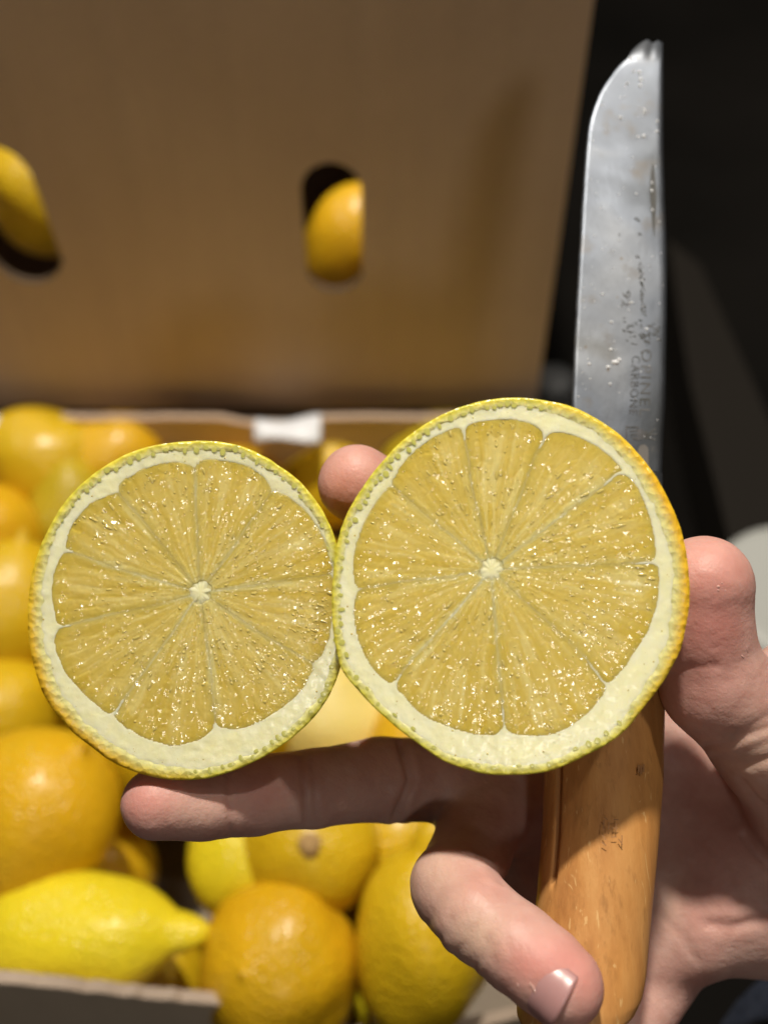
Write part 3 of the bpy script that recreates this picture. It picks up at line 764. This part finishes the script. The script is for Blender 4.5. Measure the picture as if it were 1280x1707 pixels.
# thumb folds
crease([(1128, 1215), (1180, 1232), (1235, 1222), (1290, 1190)], 18, 22.5, 0.035, 7)
crease([(1175, 1245), (1215, 1240), (1285, 1210)], 18, 22.5, 0.04, 5)
crease([(1190, 1262), (1240, 1275), (1290, 1262)], 18, 22.5, 0.035, 6)
crease([(1235, 1300), (1262, 1335), (1290, 1350)], 18, 22.8, 0.04, 6)

crease([(1125, 1120), (1155, 1112), (1195, 1110)], 18, 22, 0.015, 6)
# palm lines
crease([(1240, 1395), (1262, 1425), (1290, 1450)], 20, 25, 0.05, 5)
crease([(1180, 1540), (1220, 1545), (1275, 1530)], 20, 25, 0.05, 8)
crease([(1110, 1535), (1135, 1560), (1160, 1600)], 20, 25, 0.02, 8)
crease([(1150, 1370), (1200, 1430), (1230, 1500)], 20, 25, 0.025, 9)
# middle finger joints
crease([(505, 1240), (512, 1370)], 18, 22.5, 0.05, 6); crease([(520, 1240), (527, 1370)], 18, 22.5, 0.03, 5)
crease([(380, 1270), (385, 1390)], 18, 22.5, 0.03, 5)
crease([(668, 1240), (684, 1300), (660, 1362)], 18, 23.5, 0.10, 6)
# curled finger: folds over the joint and beside the nail
for k, (x0, y0, x1, y1, dp) in enumerate([(703,1545,722,1520,.03),(724,1575,752,1530,.035),(752,1598,790,1545,.03),(784,1625,812,1565,.045),(800,1640,822,1580,.04),(818,1640,826,1600,.03)]):
    crease([(x0, y0), ((x0 + x1) / 2 + 3, (y0 + y1) / 2 + 4), (x1, y1)], 16.5, 21.2, dp * 0.45, 6)
crease([(735, 1398), (785, 1408), (815, 1432), (840, 1470)], 19, 21.8, 0.04, 6)
rng = vnoise(PX / 9, PY / 9, 5) * 0.004 + vnoise(PX / 28, PY / 28, 6) * 0.010 + vnoise(PX / 60, PY / 60, 7) * 0.025
disp += rng
def blob(arr, x, y, rx, ry, amt, d0=16, d1=28):
    arr += amt * np.exp(-((PX - x) / rx) ** 2 - ((PY - y) / ry) ** 2) * (D > d0) * (D < d1)
blob(red, 930, 1610, 70, 60, 0.75, 16, 20.5); blob(red, 990, 1660, 40, 60, 0.3, 16, 20.5); blob(red, 860, 1600, 40, 50, 0.25, 16, 20.5)
blob(red, 1190, 1035, 60, 70, 0.6, 18, 22); blob(red, 1190, 930, 70, 50, 0.35, 18, 22); blob(red, 1160, 1160, 60, 60, 0.3, 18, 22)
blob(red, 240, 1330, 70, 60, 0.55); blob(red, 420, 1300, 70, 60, 0.35); blob(red, 590, 800, 70, 60, 0.35, 20, 23); blob(red, 545, 830, 40, 60, 0.25, 20, 23)
blob(red, 1210, 1430, 90, 90, 0.3, 21, 26); blob(pale, 1265, 1260, 60, 60, 0.6, 18, 23); blob(pale, 1110, 1500, 30, 60, 0.4)
blob(pale, 720, 1450, 60, 60, 0.6, 18, 22); blob(pale, 790, 1560, 50, 50, 0.8, 16, 21); blob(red, 800, 1470, 50, 40, 0.25, 16, 21); blob(pale, 330, 1360, 60, 30, 0.3)
V = V + N * disp[:, None]
Mw = np.array(MC); VW = (V * 0.01) @ Mw[:3, :3].T + Mw[:3, 3]
hand = mesh_obj('person', VW, Fq, M_SKIN, None, origin=wc(pc(1350, 1500, 25)), attrs={'red': np.clip(red, 0, 1), 'pale': np.clip(pale, 0, 1)})
tag(hand, 'hand reaching in from the right, gripping both lemon halves and the knife handle', 'person')
# fingernail of the curled finger
M_NAIL = NT('fingernail'); M_NAIL.set(Base_Color=(0.45, 0.24, 0.235), Roughness=0.34, Specular_IOR_Level=0.6); M_NAIL.sss(0.2, (0.003, 0.0015, 0.001)); M_NAIL = M_NAIL.m
M_NAILE = NT('nail_edge'); M_NAILE.set(Base_Color=(0.80, 0.70, 0.60), Roughness=0.2); M_NAILE = M_NAILE.m
tipc = q(938, 1643, 18.15); ax = (q(938, 1643, 18.15) - q(862, 1580, 18.7)).normalized()
nn = Vector((-0.32, -0.02, 0.95)); nn = (nn - ax * nn.dot(ax)).normalized(); sx = ax.cross(nn).normalized()
nv = []; nr_, nc_ = 18, 22
for i in range(nr_):
    t_ = i / (nr_ - 1)                                      # 0 cuticle, 1 free edge
    s_ = -0.72 + 0.98 * t_
    for j in range(nc_):
        u = j / (nc_ - 1) * 2 - 1
        wdt = 0.86 * min(1.0, math.sin(math.pi / 2 * min(1, (t_ + 0.06) / 0.45)) )
        a = u * wdt; rr_ = 0.795 - 0.065 * (1 - min(1, t_ / 0.25)) ** 2 - 0.02 * t_ - 0.05 * abs(u) ** 3
        sl_ = s_ + 0.10 * (1 - u * u) * (t_ - 0.3)
        rise = 0.0 if t_ < 0.8 else 0.01
        nv.append(tipc + ax * sl_ + (nn * math.cos(a) + sx * math.sin(a)) * (rr_ + rise))
top = nv; bot = []
for i in range(nr_):
    for j in range(nc_):
        p = nv[i * nc_ + j]; dv = (p - tipc); dv = (dv - ax * dv.dot(ax)).normalized(); bot.append(p - dv * 0.045)
nvv = top + bot; m_ = nr_ * nc_; gf = grid_faces(nr_, nc_)
gf = gf + [(a + m_, d + m_, c + m_, b + m_) for a, b, c, d in gf]
for j in range(nc_ - 1):
    a = (nr_ - 1) * nc_ + j; gf.append((a, a + 1, a + 1 + m_, a + m_)); gf.append((j, j + m_, j + 1 + m_, j + 1))
for i in range(nr_ - 1):
    a = i * nc_; gf.append((a, a + nc_, a + nc_ + m_, a + m_)); a += nc_ - 1; gf.append((a, a + m_, a + nc_ + m_, a + nc_))
nail = mesh_obj('fingernail', [tuple(wc(p)) for p in nvv], gf, M_NAIL, hand)
ev = []
for j in range(nc_):
    p = top[(nr_ - 1) * nc_ + j]; dv = p - tipc; dv = (dv - ax * dv.dot(ax)).normalized()
    for a_, b_ in ((-0.012, 0.012), (0.034, 0.010), (0.034, -0.04), (-0.012, -0.045)): ev.append(p + ax * a_ + dv * b_)
mesh_obj('nail_tip', [tuple(wc(p)) for p in ev], grid_faces(nc_, 4, True), M_NAILE, nail)

# wet spots left by the juice
def wet(spots):
    v = []; f = []; Vp = V
    for px, py, ln, wd, ang in spots:
        m = np.hypot(PX - px, PY - py) < 7
        if not m.any(): continue
        i = np.where(m)[0][np.argmax(Vp[m, 2])]; c = Vector(Vp[i]); n_ = Vector(N[i]).normalized()
        t1 = Vector((math.cos(rad(ang)), -math.sin(rad(ang)), 0)); t1 = (t1 - n_ * t1.dot(n_)).normalized(); t2 = n_.cross(t1); b = len(v)
        for k_ in range(3):
            bb = k_ / 3 * math.pi / 2
            for j in range(10):
                q_ = j / 10 * 2 * math.pi; v.append(wc(c + t1 * (ln * math.cos(bb) * math.cos(q_)) + t2 * (wd * math.cos(bb) * math.sin(q_)) + n_ * (wd * 0.55 * math.sin(bb) - 0.004)))
        v.append(wc(c + n_ * (wd * 0.55 - 0.004)))
        for k_ in range(2):
            for j in range(10): f.append((b + k_ * 10 + j, b + k_ * 10 + (j + 1) % 10, b + (k_ + 1) * 10 + (j + 1) % 10, b + (k_ + 1) * 10 + j))
        for j in range(10): f.append((b + 20 + j, b + 20 + (j + 1) % 10, b + 30))
    o = mesh_obj('juice_drop', [tuple(p) for p in v], f, M_WETSKIN, hand); o['kind'] = 'stuff'
wet([(1196, 974, .035, .03, 0), (1203, 968, .02, .02, 0), (1190, 985, .025, .02, 30), (1212, 986, .02, .015, 0), (1250, 1082, .10, .02, 60), (1243, 1096, .06, .025, 40), (1257, 1066, .06, .015, 75),
     (886, 1655, .11, .03, 60), (878, 1640, .05, .025, 80), (859, 1645, .05, .02, 80), (893, 1672, .08, .02, 50), (1150, 1255, .03, .02, 0)])

# dark blue clothing: the sleeve beyond the frame and the knee of the crouching photographer
def mat_navy():
    t = NT('navy_cloth'); co = t.coord()
    col = t.ramp(t.noise(co, 300, 3), [(0.3, (0.010, 0.014, 0.026)), (0.7, (0.022, 0.028, 0.046))])
    fl = t.ramp(t.voro(co, 420), [(0.03, (1, 1, 1)), (0.07, (0, 0, 0))]); band = t.ramp(t.noise(co, 60, 2), [(0.52, (0, 0, 0)), (0.58, (1, 1, 1))])
    col = t.mix(t.math('MULTIPLY', fl, band), col, (0.5, 0.5, 0.5))
    t.set(Base_Color=col, Roughness=0.85, Specular_IOR_Level=0.2); t.bump(t.noise(co, 900, 2), 0.5, 0.0008); return t.m
M_NAVY = mat_navy()
def sweep(name, pts, mat, parent, n=40, wob=0.03, capped=True):
    P = [Vector(p[0]) for p in pts]; R = [p[1] for p in pts]; v = []; T = 28
    tt = np.linspace(0, len(P) - 1, T)
    C = [Vector([float(np.interp(t_, range(len(P)), [p[i] for p in P])) for i in range(3)]) for t_ in tt]
    for i in range(T):
        r = float(np.interp(tt[i], range(len(P)), R)); a = (C[min(T - 1, i + 1)] - C[max(0, i - 1)]).normalized()
        e1 = a.orthogonal().normalized(); e1 = (Vector((0, 0, 1)) - a * a.z); e1 = e1.normalized() if e1.length > .1 else a.orthogonal().normalized(); e2 = a.cross(e1)
        for j in range(n):
            b = 2 * math.pi * j / n; k = 1 + wob * math.sin(b * 3 + i * 0.7) + wob * 0.6 * math.sin(b * 5 - i * 1.3)
            v.append(tuple(C[i] + (e1 * math.cos(b) + e2 * math.sin(b)) * r * k))
    f = list(grid_faces(T, n, True)) + [tuple(range(n))[::-1], tuple(range((T - 1) * n, T * n))]
    return mesh_obj(name, v, f, mat, parent)
sweep('sleeve', [(wc(q(1510, 1560, 25.4)), 0.031), (wc(q(1800, 1750, 27)), 0.040), (wc(q(2600, 2300, 30)), 0.05)], M_NAVY, hand)
kn = wc(q(1330, 1700, 38)); 
sweep('trousers', [((0.40, -0.42, 0.36), 0.085), ((0.27, -0.12, 0.26), 0.075), ((0.148, 0.070, 0.158), 0.056), ((0.185, 0.03, 0.08), 0.052), ((0.20, -0.01, 0.004), 0.045)], M_NAVY, hand)

# ------------------------------------------------------------------ background lemons
def lemon_mesh(seed, L, R, nip, mat, neck=0.0, bumpy=1.9):
    """lemon along local x; half length L, radius R (m), nipple size nip"""
    rs = np.random.RandomState(seed); nu, nv_ = 44, 40; v = []
    x1 = L + nip; x0 = 0.55 * L; wn = 0.05 * R + 0.62 * nip
    for i in range(nu):
        t = -1 + 2 * i / (nu - 1); t = math.sin(t * math.pi / 2)
        xx = t * L if t < 0 else t * x1
        s = min(1, xx / L); rb = R * max(0, 1 - abs(s) ** 2.1) ** 0.56
        rn = wn * max(0, 1 - max(0, (xx - x0) / (x1 - x0)) ** 2.4) ** 0.5 * float(sst(0.2 * L, x0, xx))
        r = (rb ** 3 + rn ** 3) ** (1 / 3)
        for j in range(nv_):
            a = 2 * math.pi * j / nv_
            k = 1 + 0.02 * bumpy * math.sin(a * 2 + seed) + 0.012 * bumpy * math.sin(a * 5 + s * 4 + seed) + 0.010 * bumpy * rs.uniform(-1, 1) * 0.3
            k += 0.03 * bumpy * math.sin(s * 3 + a + seed)
            v.append((xx, r * k * math.cos(a), r * k * math.sin(a)))
    f = list(grid_faces(nu, nv_, True))
    me = bpy.data.meshes.new('lemon'); me.from_pydata(v, [], f); me.update(); me.polygons.foreach_set('use_smooth', [True] * len(me.polygons)); me.materials.append(mat)
    return me
M_SCAR = mat_simple('stem_scar', (0.42, 0.26, 0.10), 0.8)
def scar_mesh(L, R):
    v = [( -L - 0.0012, 0, 0)]; f = []; n = 14
    for k, (x, r) in enumerate(((-L - 0.0012, 0.0022), (-L + 0.0004, 0.0042), (-L + 0.004, 0.0046))):
        for j in range(n):
            a = 2 * math.pi * j / n; v.append((x, r * math.cos(a) * (1 + .1 * math.sin(3 * a)), r * math.sin(a)))
    f += [(0, 1 + j, 1 + (j + 1) % n) for j in range(n)]
    for k in range(2): f += [(1 + k * n + j, 1 + (k + 1) * n + j, 1 + (k + 1) * n + (j + 1) % n, 1 + k * n + (j + 1) % n) for j in range(n)]
    me = bpy.data.meshes.new('stem_scar'); me.from_pydata(v, [], f); me.update(); me.materials.append(M_SCAR); return me
LG = 'lemons loose in the cardboard crate'
def lemon(loc, axis, L, R, nip, mat, label, group=LG, seed=0):
    """axis: world direction of the pointed end"""
    o = bpy.data.objects.new('lemon', lemon_mesh(seed, L, R, nip, mat)); COL.objects.link(o); o.location = loc
    o.rotation_mode = 'QUATERNION'; o.rotation_quaternion = Vector(axis).to_track_quat('X', 'Z')
    tag(o, label, 'lemon', group)
    s = bpy.data.objects.new('stem_scar', scar_mesh(L + nip * 0.25, R)); COL.objects.link(s); s.parent = o
    return o
def cdir(x, y, z): return RC @ Vector((x, y, z))          # direction given as right, up, towards the viewer
RIM = 0.14
def at(px, py, dz): return on_plane(px, py, RIM + dz)
specs = [
 (at(78, 762, -.020), cdir(-.9, .3, .3), .034, .027, .006, R_YEL, 'bright yellow lemon in the back left corner, beside a white paper scrap', 2),
 (at(185, 762, -.026), cdir(.8, .5, -.3), .031, .026, .005, R_ORG, 'orange-tinged lemon at the back wall, just above the rear cut half', 3),
 (at(112, 838, -.030), cdir(.1, .9, -.3), .030, .0205, .005, R_GRN, 'dull olive lemon in the shade, in front of the back row', 4),
 (at(-12, 896, -.030), cdir(-.5, .6, .3), .032, .026, .005, R_ORG, 'orange lemon cut by the left picture edge, below the back corner lemon', 5),
 (at(20, 1020, -.030), cdir(.2, .9, .2), .036, .030, .006, R_YEL, 'large shaded yellow lemon directly left of the rear cut half', 6),
 (at(0, 1186, -.045), cdir(-.8, .2, .4), .030, .026, .005, R_YEL, 'yellow lemon wedged between two larger ones at the left edge', 7),
 (at(52, 1362, -.014), cdir(.55, .75, .2), .037, .0335, .004, R_ORG, 'big round orange-yellow lemon left of the middle fingertip', 8),
 (at(120, 1556, -.024), cdir(.98, .05, .1), .040, .0235, .013, R_LEM, 'shiny bright yellow lemon lying by the front rim, pointed end to the right', 9),
 (at(468, 1612, -.028), cdir(-.35, .3, .85), .029, .0300, .0012, R_ORG, 'blunt orange lemon at the front rim, with a round highlight', 10),
 (at(700, 1572, -.020), cdir(.10, .97, .1), .036, .0260, .012, R_YEL, 'tall yellow lemon behind the curled finger, pointed end up', 11),
 (at(412, 1440, -.036), cdir(-.2, .8, .5), .030, .024, .005, R_LEM, 'pale yellow lemon under the middle finger, half hidden by its neighbour', 12),
 (at(516, 1420, -.022), cdir(-.07, -.40, -.93), .031, .0268, .005, R_YEL, 'yellow lemon below the middle finger with its brown stem scar facing up', 13),
 (at(645, 1420, -.042), cdir(.4, .8, .3), .030, .026, .004, R_YEL, 'yellow lemon wedged under the tip of the tall lemon', 14),
 (at(560, 1200, -.040), cdir(-.7, .4, .5), .032, .027, .004, R_PALE, 'pale cream and orange lemon seen in the gap between the two halves', 15),
 (at(545, 800, -.046), cdir(.5, .7, .1), .032, .026, .005, R_YEL, 'yellow lemon mostly hidden behind the index fingertip', 16),
 (at(722, 765, -.030), cdir(.8, .4, .1), .031, .026, .005, R_GRN, 'green-yellow lemon peeping over the front half at the back wall', 17),
]
for loc, a, L, R, nip, m, lab, sd_ in specs: lemon(loc, a, L, R, nip, m, lab, seed=sd_)
# lemons that fill the rest of the crate, hidden behind the hand: all look alike
k = 0
for iy in range(5):
    for ix in range(7):
        x = -0.255 + ix * 0.052 + (iy % 2) * 0.02; y = 0.150 + iy * 0.053
        if x > 0.04: continue
        pr = RC.inverted() @ (Vector((x, y, RIM - .088)) - CAM); hx, hy = 640 + F * pr.x / -pr.z, 853.5 - F * pr.y / -pr.z
        if 190 < hx < 400 and 1330 < hy < 1560: continue
        k += 1
        o = lemon((x, y, RIM - .088 + RS.uniform(-.004, .004)), (RS.uniform(-1, 1), RS.uniform(-1, 1), RS.uniform(-.4, .4)), .031, .025, .005, (R_YEL, R_ORG, R_LEM, R_GRN)[k % 4], 'shaded lemon in the lower layer of the crate, under the lit ones', 'lower layer of lemons', seed=40 + k)
for (px, py) in ((300, 900), (430, 1000), (650, 1000), (760, 850), (300, 1080), (780, 1180), (420, 1180), (700, 1250), (820, 1000), (250, 1230), (400, 830), (180, 1130)):
    k += 1; p = at(px, py, -.036)
    lemon(p, (RS.uniform(-1, 1), RS.uniform(-1, 1), RS.uniform(-.3, .3)), .031, .026, .005, (R_YEL, R_ORG, R_LEM)[k % 3], 'lemon in the crate wholly behind the hand and the cut halves', 'lemons behind the cut halves', seed=80 + k)

# ------------------------------------------------------------------ crates
def panel(name, outline, holes, to_world, thick, mat, parent, edge_mat=None):
    """flat board with real thickness; outline and holes in the board's own 2D, to_world(u, v, w) -> world"""
    cu = bpy.data.curves.new('c', 'CURVE'); cu.dimensions = '2D'; cu.fill_mode = 'BOTH'; cu.extrude = thick / 2
    for P in [outline] + holes:
        sp_ = cu.splines.new('POLY'); sp_.points.add(len(P) - 1); sp_.use_cyclic_u = True
        for i, (a, b) in enumerate(P): sp_.points[i].co = (a, b, 0, 1)
    to = bpy.data.objects.new('c', cu); COL.objects.link(to); bpy.context.view_layer.update()
    me = bpy.data.meshes.new_from_object(to.evaluated_get(bpy.context.evaluated_depsgraph_get()))
    v = [tuple(to_world(*p.co)) for p in me.vertices]; f = [tuple(p.vertices) for p in me.polygons]
    side = [abs(p.normal.z) < 0.5 for p in me.polygons]
    bpy.data.objects.remove(to); bpy.data.curves.remove(cu); bpy.data.meshes.remove(me)
    o = mesh_obj(name, v, f, mat, parent, smooth=False)
    if edge_mat:
        o.data.materials.append(edge_mat)
        for p, s_ in zip(o.data.polygons, side): p.material_index = 1 if s_ else 0
    return o
def oval(cx_, cy_, w_, h_, n=28, tilt=0.0):
    P = []
    for i in range(n):
        a = 2 * math.pi * i / n; x = math.cos(a) * w_ / 2; y = math.sin(a) * w_ / 2 + (h_ - w_) / 2 * (1 if math.sin(a) >= 0 else -1)
        P.append((cx_ + x * math.cos(tilt) - y * math.sin(tilt), cy_ + x * math.sin(tilt) + y * math.cos(tilt)))
    return P[::-1]
T = 0.004
# front crate
fc_ = empty('cardboard_crate', (-0.12, 0.26, 0))
tag(fc_, 'open cardboard crate full of lemons under the hand, grey front rim at the bottom edge', 'crate')
Yf = on_plane(100, 1640, RIM).y; Yb = 0.405; XR = 0.075; XL = -0.33
pA = on_wall(390, 1668, Yf); pB = on_wall(0, 1628, Yf)
# torn front rim with a hand notch
zr = lambda px, py: on_wall(px, py, Yf)
fo = [(XL, 0.0), (XR, 0.0), (XR, RIM - 0.003)]
nt = [zr(850, 1690), zr(800, 1702), zr(640, 1722), zr(500, 1716), zr(415, 1690), zr(393, 1668)]
fo += [(p.x, p.z) for p in nt]
N_ = 26
for i in range(N_):
    px = 385 - 400 * i / (N_ - 1); p = zr(px, 1628 + 40 * px / 390 + RS.uniform(-1.6, 1.6)); fo.append((p.x, p.z))
fo.append((XL, fo[-1][1]))
panel('front_wall', fo, [], lambda u, v, w_: (u, Yf + w_, v), T, M_CARD_F, fc_, M_CARD_E)
bo = [(XL, 0), (XR, 0), (XR, RIM)] + [(XR - (XR - XL) * i / 30, RIM + 0.0004 * RS.uniform(-1, 1) - (0.004 if i in (9, 10, 11) else 0)) for i in range(1, 30)] + [(XL, RIM)]
panel('back_wall', bo, [], lambda u, v, w_: (u, Yb + w_, v), T, M_CARD, fc_, M_CARD)
for x in (XR, XL):
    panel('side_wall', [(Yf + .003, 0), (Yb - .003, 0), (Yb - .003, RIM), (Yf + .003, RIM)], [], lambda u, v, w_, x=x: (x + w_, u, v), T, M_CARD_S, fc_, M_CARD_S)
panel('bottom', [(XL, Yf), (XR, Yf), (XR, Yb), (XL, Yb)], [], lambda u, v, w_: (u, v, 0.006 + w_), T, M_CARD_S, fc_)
# rear crates
YW = 0.425
def rear_box(label, z0, z1, xr, holes, mat):
    r = empty('cardboard_crate', (-0.12, YW + 0.13, z0)); tag(r, label, 'crate')
    ol = [(-0.36, z0), (xr, z0), (xr, z1), (-0.36, z1)]
    BM = M_DARK  # inner panels coloured dark to paint in the shade inside
    fw = panel('front_wall', ol, holes, lambda u, v, w_: (u, YW + w_, v), T, mat, r, M_DARK)  # cut edges of the holes painted dark in place of shade
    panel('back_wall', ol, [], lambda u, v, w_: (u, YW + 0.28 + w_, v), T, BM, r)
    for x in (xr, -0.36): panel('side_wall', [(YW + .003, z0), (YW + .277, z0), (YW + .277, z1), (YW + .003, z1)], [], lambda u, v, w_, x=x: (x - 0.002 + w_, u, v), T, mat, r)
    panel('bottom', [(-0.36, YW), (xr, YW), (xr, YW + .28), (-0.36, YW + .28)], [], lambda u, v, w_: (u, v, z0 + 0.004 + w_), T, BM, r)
    if z1 > 0.2: panel('lid', [(-0.365, YW + .055), (xr + .005, YW + .055), (xr + .005, YW + .285), (-0.365, YW + .285)], [], lambda u, v, w_: (u, v, z1 + 0.003 + w_), T, mat, r)  # unseen partial lid, added to keep lamp light off the crate's inside
    return r, fw
h2 = on_wall(555, 380, YW); h1 = on_wall(16, 356, YW)
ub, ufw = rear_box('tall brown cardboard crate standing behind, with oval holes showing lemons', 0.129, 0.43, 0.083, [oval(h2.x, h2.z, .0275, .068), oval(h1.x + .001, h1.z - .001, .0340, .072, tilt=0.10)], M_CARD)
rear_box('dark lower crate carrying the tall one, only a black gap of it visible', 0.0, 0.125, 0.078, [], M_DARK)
M_FOLD = mat_card('lit_cardboard_fold', (0.74, 0.58, 0.46), (0.80, 0.65, 0.52))
# pressed fold lines on the tall crate; paler colour paints in their missing highlight
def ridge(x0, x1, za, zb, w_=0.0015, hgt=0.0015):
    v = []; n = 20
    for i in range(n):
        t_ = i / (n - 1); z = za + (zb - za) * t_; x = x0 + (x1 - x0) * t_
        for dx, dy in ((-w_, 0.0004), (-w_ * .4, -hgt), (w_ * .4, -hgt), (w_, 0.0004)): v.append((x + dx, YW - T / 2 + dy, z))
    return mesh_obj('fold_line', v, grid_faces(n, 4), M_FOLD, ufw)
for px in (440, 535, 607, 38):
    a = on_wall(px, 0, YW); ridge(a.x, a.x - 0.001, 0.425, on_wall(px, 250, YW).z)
# lemons in the tall crate
G2 = 'lemons inside the tall rear crate'
lemon((h2.x + .005, YW + .030, h2.z - .029), (.35, .1, .95), .034, .0240, .006, R_ORG, 'yellow lemon filling the lower part of the middle oval hole', G2, 60)
lemon((h1.x + .001, YW + .034, h1.z - .012), (-.25, .1, .9), .030, .0225, .005, R_YEL, 'yellow lemon behind the oval hole at the left picture edge', G2, 61)
for i in range(0):
    lemon((-0.32 + i * 0.058, YW + .075, 0.129 + .033), (RS.uniform(-1, 1), RS.uniform(-1, 1), .2), .032, .026, .005, R_ORG, 'dark lemon deep inside the tall rear crate', 'deep lemons in the rear crate', 62 + i)

# paper scraps on the back rim
M_PAPER = mat_simple('white_paper', (0.72, 0.74, 0.78), 0.5)
def scrap(px0, py0, px1, py1, label, z):
    a = on_plane(px0, py0, z); b = on_plane(px1, py1, z); v = []; nu_, nv_ = 14, 7
    for i in range(nu_):
        for j in range(nv_):
            t_ = i / (nu_ - 1); u = j / (nv_ - 1)
            v.append((a.x + (b.x - a.x) * t_, a.y + (b.y - a.y) * u + 0.002 * t_, z + 0.002 * math.sin(t_ * 5 + u * 3) + 0.004 * (1 - abs(2 * u - 1))))
    o = mesh_obj('paper_label', v, grid_faces(nu_, nv_), M_PAPER, None, origin=(a + b) / 2)
    sm = o.modifiers.new('thickness', 'SOLIDIFY'); sm.thickness = 0.0006
    tag(o, label, 'label'); return o
scrap(424, 738, 536, 700, 'white paper label folded over the back rim between the two lemon halves', RIM + 0.001)
scrap(-40, 722, 58, 692, 'white paper label on the back rim at the left picture edge', RIM + 0.001)

# ------------------------------------------------------------------ surroundings on the right
def mat_floor():
    t = NT('dark_floor'); co = t.coord(); n = t.noise(co, 3, 5)
    t.set(Base_Color=t.ramp(n, [(0.3, (0.003, 0.0028, 0.0024)), (0.7, (0.009, 0.0078, 0.0068))]), Roughness=0.9, Specular_IOR_Level=0.05); t.bump(t.noise(co, 80, 3), 0.3, 0.002); return t.m
M_FLOOR = mat_floor()
v = [(x, y, -0.002) for x in (-6, 6) for y in (-6, 8)]
fl = mesh_obj('ground', v, [(0, 2, 3, 1)], M_FLOOR, None, smooth=False); fl['kind'] = 'structure'
def box(name, lo_, hi_, mat, parent=None, bev=0.003, origin=None, rotz=0):
    bm = bmesh.new(); bmesh.ops.create_cube(bm, size=1)
    c_ = [(a + b) / 2 for a, b in zip(lo_, hi_)]
    for q_ in bm.verts: q_.co = Vector([q_.co[i] * (hi_[i] - lo_[i]) for i in range(3)])
    bmesh.ops.bevel(bm, geom=bm.edges[:], offset=bev, segments=2, affect='EDGES', profile=0.7)
    me = bpy.data.meshes.new(name); bm.to_mesh(me); bm.free(); me.materials.append(mat)
    o = bpy.data.objects.new(name, me); COL.objects.link(o); o.location = c_; o.rotation_euler.z = rotz
    if parent: o.parent = parent; o.location = Vector(c_) - parent.location
    return o
M_POST = mat_simple('dark_grey_plastic', (0.013, 0.011, 0.009), 0.8, spec=0.1)
M_TUB = mat_simple('pale_grey_plastic', (0.40, 0.41, 0.39), 0.5)

# slanting dark grey board
pp = [on_plane(x_, y_, 0.05) for x_, y_ in ((1112, 400), (1150, 640), (1215, 900), (1330, 930), (1300, 740), (1165, 440))]; a = pp[0]; nb_ = len(pp)
vv = [(*p_.xy, z_) for z_ in (0.0, 0.05) for p_ in pp]
o = mesh_obj('board', vv, [tuple(range(nb_))[::-1], tuple(range(nb_, 2 * nb_))] + [(i, (i + 1) % nb_, nb_ + (i + 1) % nb_, nb_ + i) for i in range(nb_)], M_POST, None, origin=a, smooth=False)
tag(o, 'dark grey board lying slantwise on the floor right of the knife blade', 'board')
# pale tub, lower right of the blade
def lathe(name, c, prof, mat, parent=None, n=64):
    v = []
    for r, z in prof:
        for j in range(n): a_ = 2 * math.pi * j / n; v.append((c[0] + r * math.cos(a_), c[1] + r * math.sin(a_), z))
    return mesh_obj(name, v, list(grid_faces(len(prof), n, True)), mat, parent, origin=None if parent else c)
tb = on_plane(1350, 985, 0.06)
tub = lathe('tub', (tb.x, tb.y, 0), [(0.001, 0.0), (0.060, 0.0), (0.062, 0.003), (0.062, 0.007), (0.058, 0.009), (0.054, 0.050), (0.051, 0.057), (0.046, 0.060), (0.040, 0.059), (0.001, 0.058)], M_TUB)
tag(tub, 'pale grey upturned tub on the floor at the right picture edge, above the thumb', 'tub')
# pale lid seen between box and blade
ld = on_plane(915, 652, 0.075)
lid = lathe('jar', (ld.x + .004, ld.y + .01, 0), [(0.001, 0.0), (0.013, 0.0), (0.015, 0.003), (0.015, 0.058), (0.012, 0.064), (0.012, 0.066), (0.0135, 0.066), (0.0135, 0.078), (0.001, 0.079)], mat_simple('grey_glass', (0.20, 0.21, 0.22), 0.25))
tag(lid, 'small grey jar in the dark between the tall crate and the knife blade', 'jar')
